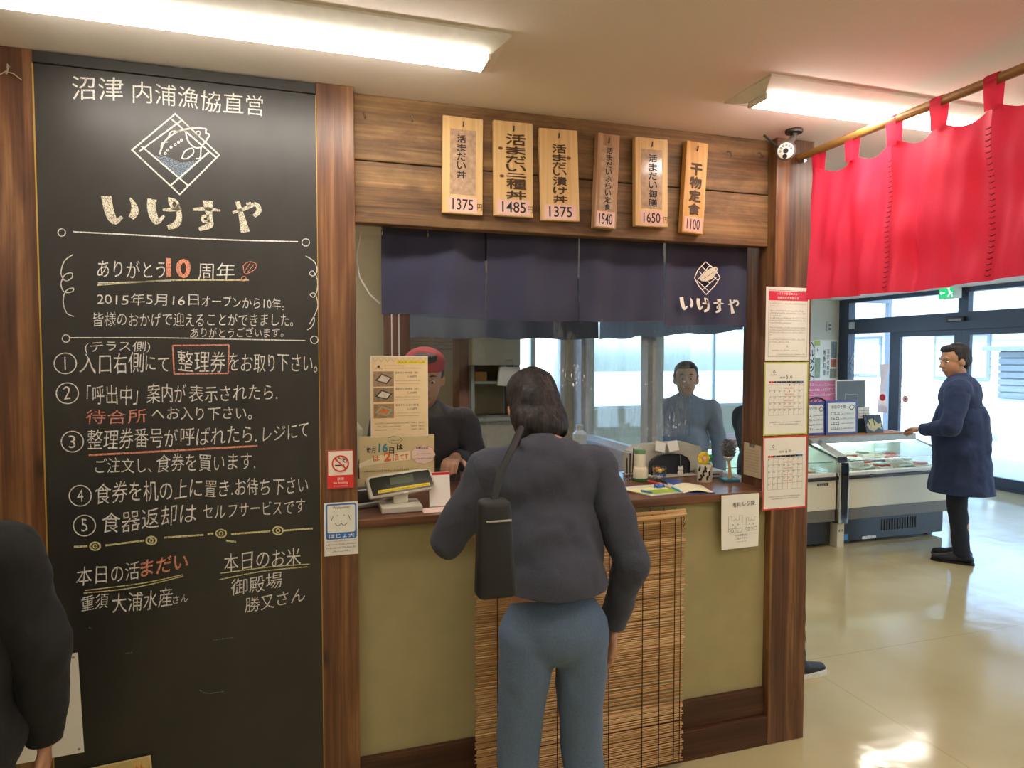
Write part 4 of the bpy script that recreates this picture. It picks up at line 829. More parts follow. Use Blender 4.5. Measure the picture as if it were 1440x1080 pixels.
flower(p+Vector((-.008, -.004, .098)), .030, 10, 'e5c22e', 'f0b3a6', 'yellow felt flower with pink centre in the patterned tin', .09)
flower(p+Vector((.026, .0, .098)), .016, 6, '2f9a62', '2a8a5a', 'small green felt flower in the patterned tin', .085)
# receipt printer and paper roll
m = MB(); m.box((1.64, .30, Z), (1.722, .40, Z+.03), .004); pr = tag(m.build('receipt_printer', plain('light_grey_plastic', 'bdb9ae', .4)), 'low light grey receipt printer beside the flower tin', 'printer')
m = MB(); m.box((1.652, .2995, Z+.012), (1.70, .301, Z+.018)); m.build('slot', BLACKP, pr)
# grey ornament on a wooden stick
og = thing('stick_ornament', 'grey fluffy ornament on a wooden stick with a teal base beside the right post', 'ornament', (1.69, .20, Z))
m = MB(); m.obox((1.69, .215, Z+.006), (.07, .06, .012), (0, 0, R(-12)), .002); m.build('base', plain('teal_base', '2e7280', .4), og)
MB().tube([(1.695, .215, Z+.012), (1.69, .214, Z+.06), (1.682, .212, Z+.10)], [.008, .0065, .005], 10).build('stick', PALE, og, True)
m = MB()
for k in range(60):
    t = k/59; a = k*2.4; r = .026*math.sin(math.pi*(.15+.8*t)); c = Vector((1.685+r*math.cos(a)*.9-.006*t, .212+r*math.sin(a)*.8, Z+.10+.075*t)); d = Vector((math.cos(a), math.sin(a), .5))*.012
    m.tube([c, c+d], [.006, .001], 5)
m.ell((1.682, .212, Z+.138), (.020, .018, .040), u=12, v=8); m.build('tuft', plain('silver_grey_fluff', '6f6f76', .5, .4), og, True)
MB().lathe([(.010, 0), (.022, .016), (.020, .018), (.0, .012)], (1.683, .212, Z+.088), 14).build('white_collar', WHITE, og, True)

# ================================================================ bamboo blind under the counter
bl = thing('bamboo_blind', 'brown bamboo roll-up blind hanging below the counter behind the customer', 'blind', (.93, -.02, .02))
bx0, bx1, bz0, bz1 = .527, 1.328, .022, .965
m = MB(); z = bz1; k = 0
while z > bz0+.004:
    h = random.uniform(.0052, .0075); o_ = -.018+random.uniform(-.0015, .0015); sk = random.uniform(-.003, .003); e0, e1 = random.uniform(-.006, .004), random.uniform(-.005, .007)
    m.prism([(bx0+e0, o_, z-h*.5), (bx0+e0, o_-.0025, z), (bx0+e0, o_, z+h*.5), (bx0+e0, o_+.002, z)], (bx1-bx0+e1-e0, random.uniform(-.001, .001), sk)); z -= h*1.12
o_ = m.build('slats', BAMBOO, bl); 
m = MB(); m.box((bx0-.004, -.027, .976), (bx1+.004, -.015, .988), .003).tube([(bx0-.01, -.026, .958), (bx1-.12, -.027, .964), (bx1-.0, -.026, .972)], .010, 8); m.build('top_rail', BAMBOO, bl)
for x in (.60, .82, 1.02, 1.155, 1.225, 1.288, 1.313): MB().tube([(x, -.0235, bz1+.01), (x+.001, -.0235, .5), (x+.002, -.0235, bz0)], .0016, 6).build('cord', plain('dark_maroon_cord', '3b1a1c', .8), bl, True)
for x in (1.19, 1.245, 1.292): 
    m = MB(); m.tube([(x, -.012, .996), (x-.006, -.024, .985), (x+.004, -.028, .97), (x-.004, -.026, .955)], .0018, 6); m.build('tie', BLACKP, bl, True)
m = MB(); m.tube([(1.316, -.03, .965), (1.322, -.032, .955), (1.314, -.032, .945), (1.322, -.032, .935), (1.318, -.03, .925)], .0016, 6); m.build('tie', BLACKP, bl, True)

# ================================================================ sheets on the chalkboard, lower left
LF = Frame((0, -.0065, 0), Vector((1, 0, -.0)), (0, 0, 1))
ls = notice('blank_laminated_sheet', 'blank white laminated sheet pinned low on the chalkboard edge behind the seated person', 'sheet', Frame((-.64, -.0065, .41), (1, 0, .03), (-.03, 0, 1)), -.21, 0, 0, .295, LAMIN)
m = MB(); F2 = Frame((-.64, -.0065, .41), (1, 0, .03), (-.03, 0, 1))
for a, b in ((-.012, .283), (-.030, .281), (-.012, .012)): fillpoly(m, F2, circ(a, b, .004, 10), .002)
m.build('pin_marks', GREYP, ls, fix=False)
F3 = Frame((-.66, -.0065, .06), (1, 0, .06), (-.06, 0, 1))
ts = notice('tan_poster', 'yellowish tan poster low on the chalkboard, only its top edge in view', 'poster', F3, 0, 0, .21, .297, plain('tan_print', 'cbb173', .3, var=.12, nscale=20), edge=plain('tan_edge', 'd8c89c', .4), ew=.004)
draw('flame_print', ORANGE, ts, lambda m: [fillpoly(m, F3, [(.165+.012*k, .255), (.172+.012*k, .250), (.176+.012*k, .262), (.170+.012*k, .278)], O1) for k in range(2)])
m = MB(); m.grid(lambda s, t: (-.90+.035*s, -.02-.012*math.sin(s*4)-.02*t*s, 1.80-.16*t), 8, 8, .002, (0, 1, 0)); rcl = thing('red_banner', 'edge of a red cloth banner at the left post', 'banner', (-.88, -.02, 1.64))
m.build('cloth', REDC, rcl, True); m = MB(); m.tube([(-.9, -.03, 1.80), (-.9, .01, 1.80)], .004, 8); m.build('peg', DMETAL, rcl, True)
m = MB(); p = at(14, 100, 0); m.tube([p+Vector((0, .01, .012)), p+Vector((0, -.014, .012)), p+Vector((.002, -.02, -.005)), p+Vector((-.004, -.014, -.014))], .002, 7).tube([p+Vector((-.03, -.004, -.02)), p+Vector((-.008, -.006, -.004)), p+Vector((.01, -.006, -.008)), p+Vector((.028, -.004, -.022))], .0014, 6); tag(m.build('wall_hook', plain('pale_wire', 'b7a890', .4, .3), None, True), 'bent wire hook near the top of the left post', 'hook')
# ================================================================ entrance doors and hall wall on the right
DX = 7.70
def Y(px): return atx(px, 500, DX).y
def zz(px, py): return atx(px, py, DX).z
HD0, HD1 = 1.89, 2.10
fr = MB()
y_c, y_a, y_b = 5.86, Y(1197), Y(1253)
fr.box((DX-.06, y_a, 0), (DX+.06, y_c, H)).box((DX-.06, -2.2, HD0), (DX+.06, y_a, HD1)).box((DX-.06, -2.2, 2.345), (DX+.06, y_a, H))
for px in (1356,): fr.box((DX-.04, Y(px+7), HD1), (DX+.04, Y(px-7), 2.345))
for y in (2.2, .5, -1.2): fr.box((DX-.04, y-.05, HD1), (DX+.04, y+.05, 2.345))
fr.box((DX-.05, y_b, 0), (DX+.05, y_a, .1)).box((DX-.05, -2.2, 0), (DX+.05, y_b, .02)).box((DX-.06, -2.26, 0), (DX+.06, -2.2, H))
struct('trim_1', fr, FRAME)
MB().box((DX-.004, -2.2, HD1), (DX+.004, y_a, 2.345)).build('window_4', GLASS)['kind'] = 'structure'
MB().box((DX-.004, y_b, .1), (DX+.004, y_a, HD0)).build('window_5', GLASS)['kind'] = 'structure'
struct('wall_right', MB().box((DX-.06, -4.5, 0), (DX+.06, -2.26, H)), WALLW)
def door(i, y0, y1, sticker):
    m = MB(); s = .16 if i == 1 else .10; e = .0005
    m.box((DX-.025, y0+e, .021), (DX+.025, y0+.10, HD0-.001)).box((DX-.025, y1-s, .021), (DX+.025, y1-e, HD0-.001)).box((DX-.025, y0+.10, .021), (DX+.025, y1-s, .14)).box((DX-.025, y0+.10, HD0-.07), (DX+.025, y1-s, HD0-.001))
    d = struct('door_%d' % i, m, FRAME); MB().box((DX-.004, y0+.10, .14), (DX+.004, y1-s, HD0-.07)).build('glass', GLASS, d)
    m = MB(); ya = (y1-s-.06) if i != 2 else (y0+.16); m.tube([(DX-.06, ya, .85), (DX-.06, ya, 1.25)], .012, 8).tube([(DX-.06, ya, .88), (DX-.02, ya, .88)], .008, 6).tube([(DX-.06, ya, 1.22), (DX-.02, ya, 1.22)], .008, 6)
    m.build('pull_handle', METAL, d, True)
    if sticker:
        S_ = Frame((DX-.006, y1-s, 1.0), (0, -1, 0), (0, 0, 1)); draw('round_sticker', RED, d, lambda m: fillpoly(m, S_, circ(.09, -.02, .045, 14), .001)); draw('sticker_ring', WINK, d, lambda m: stroke(m, S_, circ(.09, -.02, .025, 12), .012, .002, True))
door(1, Y(1354), y_b-.001, True); door(2, 2.35, Y(1354)-.001, False); door(3, .75, 2.349, False); door(4, -2.2, .749, False)
S5 = Frame((DX-.005, y_a, 0), (0, -1, 0), (0, 0, 1))
w5 = bpy.data.objects['window_5']
draw('lozenge_decal', WINK, w5, lambda m: [stroke(m, S5, [(.09+.12*math.cos(t)*k, 1.42+.25*math.sin(t)*k) for t in (0, math.pi/2, math.pi, 3*math.pi/2)], .012, .001, True, False) for k in (1, .7)])
draw('round_sticker', RED, w5, lambda m: fillpoly(m, S5, circ(.58, .98, .05, 14), .001))
m = MB(); m.box((DX-.075, y_a-.12, 1.96), (DX-.061, y_a-.02, 2.06), .003); tag(m.build('sensor_box', plain('pale_grey_plastic', 'c6ccd4', .4)), 'small pale square box on the left end of the door header', 'sensor')
ds_ = thing('door_sensor', 'dark door sensor mounted on the header above the glass doors', 'sensor', (DX-.09, Y(1350), 1.98)); MB().box((DX-.11, Y(1363), 1.985), (DX-.0605, Y(1338), 2.045), .006).build('case', BLACKP, ds_); MB().box((DX-.116, Y(1360), 1.995), (DX-.1105, Y(1342), 2.02), .002).build('lens', GREYP, ds_)
# exit sign hanging before the transom
ex = thing('exit_sign', 'green and white emergency exit sign hanging below the red curtain hem', 'exit sign', (7.55, Y(1333), 2.15))
e0, e1 = atx(1345, 415, 7.55).y, atx(1320, 415, 7.55).y; ez0, ez1 = atx(1330, 420.5, 7.55).z, atx(1330, 401, 7.55).z
MB().box((7.55, e0-.03, ez0), (7.60, e1, ez1), .004).build('case', plain('sign_case', 'dfe6e0', .4), ex); m = MB(); m.box((7.565, e0+.05, ez1), (7.585, e0+.07, H)).box((7.565, e1-.07, ez1), (7.585, e1-.05, H)); m.build('hanger', METAL, ex)
EX = Frame((7.5495, e1, ez0), (0, -1, 0), (0, 0, 1)); ew, eh = e1-e0, ez1-ez0
draw('green_face', emis('exit_green', '12a35a', .9), ex, lambda m: rect(m, EX, .006, .012, ew*.84, eh-.006, .0006))
draw('running_figure', emis('exit_white', 'eefaf0', .9), ex, lambda m: (stroke(m, EX, [(ew*.52, eh*.15), (ew*.62, eh*.38), (ew*.58, eh*.62), (ew*.68, eh*.45), (ew*.78, eh*.42)], .014, .0012), stroke(m, EX, [(ew*.62, eh*.38), (ew*.74, eh*.30), (ew*.76, eh*.12)], .014, .0012), fillpoly(m, EX, circ(ew*.56, eh*.76, .016, 10), .0012), stroke(m, EX, [(ew*.36, eh*.45), (ew*.14, eh*.45)], .014, .0012), fillpoly(m, EX, [(ew*.08, eh*.45), (ew*.18, eh*.30), (ew*.18, eh*.60)], .0012)))
# wall notices on the far wall
BW = Frame((0, 5.858, 0))
def bw(x, y): return BW.px(x, y)
def wall_notice(name, label, q0, q1, mat, cat='poster'): (a0, b1), (a1, b0) = bw(*q0), bw(*q1); return notice(name, label, cat, BW, a0, b0, a1, b1, mat, thick=.003), a0, b0, a1, b1
o, a0, b0, a1, b1 = wall_notice('helmet_poster', 'narrow white poster with tall black lettering on the far wall', (1128, 480), (1144.5, 535), PAPER)
draw('lettering', INK, o, lambda m: vletters(m, BW, 'ヘルメット', bw(1141.5, 500)[0], b1, b0, .085, bold=.02, off=.005))
o, a0, b0, a1, b1 = wall_notice('photo_collage_poster', 'white poster of small colour photos and lettering left of the entrance frame', (1145, 478), (1176, 534), PAPER)
w_, h_ = a1-a0, b1-b0
draw('lime_heading', plain('lime_print', 'a7b53c', .5), o, lambda m: rect(m, BW, a0+.01, b1-h_*.14, a0+w_*.25, b1-.01, .004))
for k, (c_, q) in enumerate((('8d9a78', (.04, .05, .27, .55)), ('7d8a90', (.74, .55, .99, .96)), ('c46a4a', (.74, .32, .98, .52)), ('90907f', (.70, .04, .99, .28)))): draw('photo_block', plain('collage_%d' % k, c_, .5, var=.4, nscale=25), o, lambda m: rect(m, BW, a0+w_*q[0], b0+h_*q[1], a0+w_*q[2], b0+h_*q[3], .004))
def f(m):
    for k in range(2): vletters(m, BW, '活海老煮定' if k else '地魚料理', a0+w_*(.45+.16*k), b0+h_*.78, b0+h_*.1, w_*.11, bold=.01, off=.005)
    letters(m, BW, 'ト', (a0+w_*.12, b0+h_*.70), (a0+w_*.2, b0+h_*.70), h_*.1, bold=.02, off=.005); scribble(m, BW, a0+w_*.33, a0+w_*.36, b0+h_*.3, .02, .005)
draw('poster_print', plain('dark_grey_print', '4b4650', .6), o, f)
o, a0, b0, a1, b1 = wall_notice('pink_poster', 'pink poster with white lettering behind the round net', (1130, 536), (1176, 566), plain('pink_poster', 'd96a86', .5))
draw('poster_print', WINK, o, lambda m: [scribble(m, BW, a0+.04, a1-.04, b1-.07-.075*k, .035, .005) for k in range(3)])
p0 = at(1165, 460, 5.86); m = MB(); m.box((p0.x-.035, 5.835, p0.z-.07), (p0.x+.035, 5.859, p0.z+.07), .004); o = tag(m.build('wall_switch', WHITE), 'small white wall fixture on the far wall beside the entrance frame', 'switch'); m = MB(); m.box((p0.x-.02, 5.828, p0.z-.045), (p0.x+.02, 5.8345, p0.z-.01)).box((p0.x-.02, 5.828, p0.z+.01), (p0.x+.02, 5.8345, p0.z+.045)); m.build('rocker', GREYP, o)

# ================================================================ refrigerated display cases
CY0, CY1 = 2.10, 2.92
CASE = plain('case_cream', 'dcd6c0', .3, var=.015); CGREY = plain('case_grey', '6c675f', .4); CLT = emis('case_tube', 'eafff4', 5.0)
def case(x0, x1, label):
    t = thing('display_case', label, 'display case', ((x0+x1)/2, 2.5, 0), 'refrigerated display cases')
    m = MB(); m.box((x0+.01, CY0+.05, .03), (x1-.01, CY1-.02, .22)); b = m.build('base', BLACKP, t)
    m = MB()
    for k in range(14): m.box((x0+.42+.028*k, CY0+.044, .09), (x0+.432+.028*k, CY0+.0495, .185))
    m.build('vent_slots', plain('vent_grey', '3b3c3e', .5), b)
    for x in (x0+.08, x1-.12): m = MB(); m.box((x, CY0+.1, 0), (x+.05, CY0+.15, .03)); m.build('foot', BLACKP, t)
    MB().box((x0, CY0+.005, .22), (x1, CY1, .315), .004).build('grey_skirt', CGREY, t)
    MB().box((x0, CY0, .316), (x1, CY0+.05, .558), .004).build('front_panel', CASE, t)
    MB().box((x0, CY0-.018, .56), (x1, CY0+.05, .583), .004).build('bumper', BLACKP, t)
    m = MB(); m.box((x0, CY0, .584), (x1, CY0+.05, .612), .003); m.build('front_rail', WHITE, t)
    m = MB(); m.box((x0, CY0+.051, .316), (x1, CY1, .56)); m.box((x0, CY1-.04, .56), (x1, CY1, .7995)); m.build('well', plain('well_white', 'dfeae2', .3), t)
    m = MB(); m.box((x0+.005, CY0+.018, .612), (x1-.005, CY0+.024, .70)); m.build('front_glass', clear('case_glass', (.95, .99, .97), .08), t)
    m = MB(); m.box((x0+.005, CY0+.014, .70), (x1-.005, CY0+.028, .708)); m.build('glass_edge', METAL, t)
    m = MB(); m.box((x0, 2.44, .80), (x1, CY1, .858), .004); m.build('canopy', plain('canopy_grey', '9a9c98', .4, .3), t)
    m = MB(); m.box((x0+.04, 2.46, .785), (x1-.04, 2.50, .7995)).box((x0+.04, 2.80, .785), (x1-.04, 2.84, .7995)); m.build('tube', CLT, t)
    for s, x in ((0, x0), (1, x1-.02)):
        m = MB(); m.prism([(x, CY0+.0, .613), (x, CY0+.0, .72), (x, 2.44, .80), (x, CY1-.041, .80), (x, CY1-.041, .613)], (.02, 0, 0)); m.build('side_glass', clear('case_side', (.9, .97, .93), .1, .05, .25), t)
        m = MB(); m.tube([(x+.01, CY0+.0, .72), (x+.01, 2.44, .806)], .008, 6); m.build('side_rail', CHROME, t, True)
    return t
c1 = case(2.95, 4.055, 'cream refrigerated display case standing left of the chrome divider')
c2 = case(4.165, 5.27, 'cream refrigerated display case right of the chrome divider with packed seafood')
N1 = Frame((0, CY0-.0005, 0))
a = N1.px(1149, 684); b = N1.px(1165, 679); draw('nameplate', INK, c1, lambda m: rect(m, N1, a[0], a[1], b[0], b[1], .001)); draw('nameplate_print', WINK, c1, lambda m: scribble(m, N1, a[0]+.015, b[0]-.015, a[1]+.006, .014, .002))
N2 = Frame((0, CY0+.0495, 0)); a = N2.px(1212, 758.5); b = N2.px(1232, 752.5); draw('maker_emblem', WINK, c2, lambda m: fillpoly(m, N2, rr(a[0], a[1], b[0], b[1], .012), .001)); draw('emblem_print', INK, c2, lambda m: scribble(m, N2, a[0]+.03, b[0]-.012, a[1]+.008, .016, .002))
dv = thing('case_divider', 'chrome upright divider and bracket between the two display cases', 'divider', (4.11, 2.1, 0))
m = MB(); m.box((4.062, CY0-.03, .20), (4.158, CY0+.06, .70), .01); m.build('upright', CHROME, dv); m = MB(); m.box((4.085, CY0-.032, .28), (4.135, CY0-.0305, .60)); m.build('dark_inlay', BLACKP, dv)
m = MB(); m.prism([(4.062, CY0, .70), (4.062, 2.44, .80), (4.062, 2.44, .858), (4.062, CY0, .745)], (.096, 0, 0)); m.build('sloping_cap', METAL, dv)
m = MB(); m.box((4.075, CY0+.0, 0), (4.145, CY0+.08, .20), .004); m.build('foot_bracket', CASE, dv); m = MB(); m.box((4.088, CY0-.0025, .13), (4.10, CY0-.0005, .15)).box((4.118, CY0-.0025, .13), (4.13, CY0-.0005, .15)); m.build('screw_cover', GREYP, dv)
draw('blue_sticker', plain('sticker_blue', '3f86c8', .4), c2, lambda m: rect(m, N2, 4.185, .04, 4.23, .09, .0012))
# packed goods in the right case
PK = [('c2594f', 'red meaty'), ('b8734a', 'orange brown'), ('d7cdbb', 'pale white'), ('6b5a4a', 'dark brown'), ('8d9a8a', 'grey green'), ('c99a92', 'pink')]
wrap = clear('film_wrap', (.97, .98, .97), .1, .08)
for j in range(3):
    for i in range(7):
        c_, nm_ = PK[(i*2+j*3+(i*j)) % 6]; x = 4.22+.148*i; y = 2.24+.17*j; z = .562+.028*j+(.022 if (i+j) % 3 == 0 else 0)
        rot = R(random.uniform(-6, 6)); t = thing('food_pack', '%s food pack, %s from the divider in the %s row of the right case' % (nm_, ('first', 'second', 'third', 'fourth', 'fifth', 'sixth', 'seventh')[i], ('front', 'middle', 'back')[j]), 'food pack', (x+.065, y+.07, .5605), 'packed seafood in the right display case')
        m = MB(); m.obox((x+.065, y+.07, (.5605+z+.022)/2), (.132, .145, z+.022-.5605), (0, 0, rot), .004); m.build('tray', plain('tray_white', 'e8e6de', .4), t)
        m = MB()
        for k in range(5): m.ell((x+.025+.02*k+random.uniform(-.004, .004), y+.07+random.uniform(-.012, .012), z+.026), (.014, .055, .020), Matrix.Rotation(R(random.uniform(-15, 15)), 3, 'Z'), 10, 6)
        m.build('food', plain('food_'+nm_, c_, .4, var=.25, nscale=80), t, True)
        m = MB(); m.obox((x+.065, y+.07, z+.047), (.128, .14, .002), (0, 0, rot)); m.build('film', wrap, t)
for i in range(3):
    x = 3.55+.16*i; t = thing('food_pack', 'flat pink food pack in the left case, %s from the divider' % ('third', 'second', 'nearest')[i], 'food pack', (x+.065, 2.32, .5605), 'packed seafood in the left display case')
    m = MB(); m.box((x, 2.25, .5605), (x+.135, 2.40, .59), .004); m.build('tray', plain('tray_white', 'e8e6de', .4), t); m = MB(); m.box((x+.01, 2.26, .5905), (x+.125, 2.39, .602), .004); m.build('food', plain('food_pink', 'd98a70', .4, var=.25, nscale=80), t)
# things on the case shelf
m = MB()
for k in range(16): m.box((3.2, 2.445+.028*k, .8585), (5.15, 2.469+.028*k, .868), .002)
tag(m.build('shelf_mat', wood('mat_wood', '8a4f2a', 'a9683b', 'bd8150', 'X', knots=False)), 'orange brown slatted mat along the top of the display cases', 'mat')
SZ = .8685
def standing(name, label, cat, q, y, mat, edge=None, lean=.05, ew=.012, thick=.01):
    """sheet with px corners q=(x0,y0,x1,y1) standing on the shelf mat at depth y"""
    a = at(q[0], q[3], y); b = at(q[2], q[3], y); top = at((q[0]+q[2])/2, q[1], y).z; F_ = Frame((a.x, y, SZ), (1, 0, 0), (0, lean, 1)); w_ = b.x-a.x; h_ = max(.05, top-SZ)
    t = thing(name, label, cat, (a.x+w_/2, y, SZ)); sheet(F_, 0, 0, w_, h_, edge or mat, t, 'frame' if edge else 'panel', thick, off=-thick)
    if edge: draw('sheet', mat, t, lambda m: rect(m, F_, ew, ew, w_-ew, h_-ew, .001))
    return t, F_, w_, h_
BLF = plain('blue_frame', '33458f', .4)
for q, lab, y in (((1128, 566, 1161, 604), 'blue framed handwritten menu at the left end of the case shelf, partly behind the calendar', 2.50), ((1161.5, 563, 1206, 604), 'blue framed handwritten white menu, the right one on the case shelf', 2.49)):
    t, F_, w_, h_ = standing('menu_frame', lab, 'menu', q, y, plain('menu_white', 'e9ebe6', .5), BLF, .03, .022)
    def f(m):
        letters(m, F_, 'アジの干物' if q[0] < 1150 else '本日の干物', (w_*.16, h_*.76), (w_*.62, h_*.76), h_*.11, bold=.0, warp=.05, off=.003)
        stroke(m, F_, [(w_*.72, h_*.78), (w_*.80, h_*.86), (w_*.9, h_*.8), (w_*.8, h_*.72)], .006, .003, True)
        for k in range(4): scribble(m, F_, w_*.14, w_*.42, h_*(.58-.14*k), h_*.08, .003); scribble(m, F_, w_*.46, w_*.88, h_*(.59-.14*k), h_*.045, .003)
    draw('handwriting', INK, t, f)
t, F_, w_, h_ = standing('dark_menu_board', 'dark grey board in a white frame leaning behind the blue menus', 'board', (1176, 534, 1218, 604), 2.62, plain('slate_board', '3a3d46', .35), plain('board_white', 'd4d4d2', .4), .04, .012)
draw('inner_frame', GREYP, t, lambda m: stroke(m, F_, [(w_*.3, h_*.35), (w_*.3, h_*.72), (w_*.72, h_*.72), (w_*.72, h_*.35)], .008, .002, True, False))
t, F_, w_, h_ = standing('dark_green_sign', 'small dark green sign right of the blue menus on the shelf', 'sign', (1207, 572, 1223, 603), 2.56, plain('deep_green', '2e4a44', .4), None, .03)
draw('white_slips', PAPER, t, lambda m: (rect(m, F_, .0, h_*.55, w_*.48, h_*.98, .001), rect(m, F_, w_*.5, h_*.6, w_, h_*1.0, .001))); draw('slip_print', GREY, t, lambda m: [scribble(m, F_, .004, w_*.95, h_*(.62+.11*k), .012, .002) for k in range(3)])
t, F_, w_, h_ = standing('fish_card', 'dark card with a yellow fish picture at the right end of the case shelf', 'card', (1219, 583, 1243, 602), 2.48, plain('dark_navy_card', '23283a', .4), None, .25)
draw('fish_body', plain('fish_yellow', 'c9bb83', .4, var=.15, nscale=60), t, lambda m: fillpoly(m, F_, [(w_*.08, h_*.45), (w_*.25, h_*.75), (w_*.5, h_*.8), (w_*.75, h_*.5), (w_*.97, h_*.55), (w_*.9, h_*.35), (w_*.98, h_*.15), (w_*.75, h_*.3), (w_*.45, h_*.1), (w_*.2, h_*.2)], .001))
for k in range(2): m = MB(); x = at(1222+6*k, 590, 2.49).x; m.tube([(x, 2.475, SZ+.07), (x-.03+.03*k, 2.50, SZ+.17)], .003, 6); m.build('card_holder_wire', DMETAL, t, True)
# round landing net
c = at(1148, 572, 2.70); nt_ = thing('landing_net', 'round black landing net with open mesh behind the blue menus', 'net', (c.x, 2.7, SZ)); r = .155; cz = SZ+r+.004
MB().tube([(c.x+r*math.cos(k*.1745), 2.7, cz+r*math.sin(k*.1745)) for k in range(36)], .008, 8, closed=True).build('hoop', BLACKP, nt_, True)
m = MB()
for s in (-1, 1):
    for k in range(-4, 5):
        d = k*.035; hl = math.sqrt(max(.0004, r*r-d*d)); cs = math.cos(R(45)); P_ = lambda t: (c.x+(t*cs-s*d*cs), 2.7+.03*(1-(t*t+d*d)/(r*r)), cz+(s*t*cs+d*cs)); m.tube([P_(-hl), P_(-hl/2), P_(0), P_(hl/2), P_(hl)], .0028, 5)
m.build('mesh', BLACKP, nt_, True)

# ================================================================ security camera
p = Vector((1.735, -.085, H)); sc2 = thing('security_camera', 'white-faced round security camera mounted under the ceiling above the right post', 'camera', (p.x, p.y, 2.30))
MB().lathe([(.030, 0), (.032, -.006), (.030, -.012), (.012, -.014), (.011, -.03)], p, 24).build('ceiling_mount', DMETAL, sc2, True)
hc = at(1105, 212, -.11); dr = (CAM-hc).normalized(); MM = dr.to_track_quat('Z', 'Y').to_matrix()
MB().lathe([(.006, -.055), (.026, -.05), (.033, -.03), (.035, -.005), (.033, .004), (.031, .006)], hc, 28, M=MM).tube([Vector((p.x, p.y, H-.028)), hc+Vector((.004, .01, .022))], .012, 10).build('housing', plain('camera_grey', '5d564f', .4), sc2, True)
MB().lathe([(.0285, .0055), (.0285, .0085), (.027, .0095)], hc, 28, M=MM).build('white_face', plain('camera_white', 'dedbd0', .3), sc2, True)
cm = MB(); cm.lathe([(.0095, .0096), (.0085, .0125), (.0, .012)], hc, 16, M=MM); cm.build('lens', BLACKP, sc2, True)
m = MB(); q = hc+MM @ Vector((-.003, -.019, .0098)); m.lathe([(.0085, 0), (.008, .002), (.005, .002), (.005, .0005), (0, .0005)], q, 14, M=MM); m.build('status_ring', BLACKP, sc2, True)
m = MB()
for k in range(6): a_ = R(20+k*32); m.lathe([(.005, 0), (.004, .0012), (0, .0012)], hc+MM @ Vector((.0195*math.cos(a_), .0195*math.sin(a_), .0095)), 10, M=MM)
m.build('infrared_led', GREYP, sc2, True)
m = MB(); e = at(1074, 190, -.09); m.tube([hc+Vector((-.022, .01, .012)), e], .004, 8); m.build('antenna', BLACKP, sc2, True)

# ================================================================ red curtain on a bamboo pole
PX, PZ = 1.85, 2.335
pl_ = thing('curtain_pole', 'bamboo pole running from the right post towards the viewer carrying the red curtain', 'pole', (PX, -.9, PZ-.02))
MB().tube([(PX-.015, -.002, PZ-.004), (PX, -.5, PZ), (PX+.002, -1.2, PZ-.004), (PX+.01, -1.95, PZ)], .0145, 14).build('pole', POLE, pl_, True)
m = MB(); m.tube([(PX-.015, .0, PZ-.02), (PX-.015, -.03, PZ-.022)], .008, 8); m.tube([(PX-.015, -.028, PZ-.022), (PX-.015, -.03, PZ+.0)], .006, 8); m.build('bracket', METAL, pl_, True)
m = MB(); m.tube([(PX+.01, -1.9, PZ+.01), (PX+.01, -1.9, H)], .003, 6); m.build('hanging_cord', WHITE, pl_, True)
rn = thing('red_noren', 'bright red split curtain hanging by cloth loops from the bamboo pole', 'shop curtain', (PX, -.6, 1.77))
tabs = [-.085, -.245, -.421, -.581, -.749, -.915, -1.08, -1.245, -1.41]
for y in tabs:
    m = MB(); hw = .019
    prof = [(.0165*math.cos(a), .0165*math.sin(a)) for a in [R(-30+24*k) for k in range(11)]]
    L_ = [(.010, -.085)]+[(.0165, -.01)]+prof+[(-.0165, -.01), (-.010, -.085)]
    V = [(m.b.verts.new((PX+a, y-hw, PZ+b)), m.b.verts.new((PX+a, y+hw, PZ+b))) for a, b in L_]
    for k in range(len(V)-1): m.b.faces.new((V[k][0], V[k+1][0], V[k+1][1], V[k][1]))
    bmesh.ops.solidify(m.b, geom=list(m.b.faces), thickness=.0015); m.build('loop', REDC, rn, True)
def red_panel(y0, y1, i):
    def fn(s, t):
        y = y0+(y1-y0)*s
        d = min(abs(y-q) for q in tabs); sag = .030*math.sin(min(1, d/.082)*math.pi/2)**1.3
        zt = PZ-.066-sag; z = zt+(1.770-.004*math.sin(y*9)-zt)*t
        x = PX-.004+(.016*math.sin(y*23)+.009*math.sin(y*51+t*2)+.005*math.sin(y*93-t*4))*(.35+.65*t)+.018*(1-t)**3*math.sin(min(1, d/.082)*math.pi/2)+.035*noise.noise(Vector((y*6, t*3, 0)))*(.4+.6*t)
        return (x, y, z)
    return MB().grid(fn, 44, 34, .002, (1, 0, 0))
eds = [-.066, -.421, -.749, -1.08, -1.42]
for i in range(4):
    o = red_panel(eds[i]-(.0004 if i else 0), eds[i+1]+.0004, i).build('curtain_panel', REDC, rn, True)
for i in (1, 2, 3):
    m = MB()
    for k in range(26):
        z = 2.20-.0165*k; t_ = (k+4)/30; y_ = eds[i]; x = PX-.008+(.016*math.sin(y_*23)+.009*math.sin(y_*51+t_*2)+.005*math.sin(y_*93-t_*4))*(.35+.65*t_)+.035*noise.noise(Vector((y_*6, t_*3, 0)))*(.4+.6*t_); m.tube([(x-.004, eds[i]-.008, z), (x-.008, eds[i], z-.004), (x-.004, eds[i]+.008, z-.001)], .0018, 5)
    m.build('lacing', plain('dark_red_thread', '6e1424', .8), rn, True)

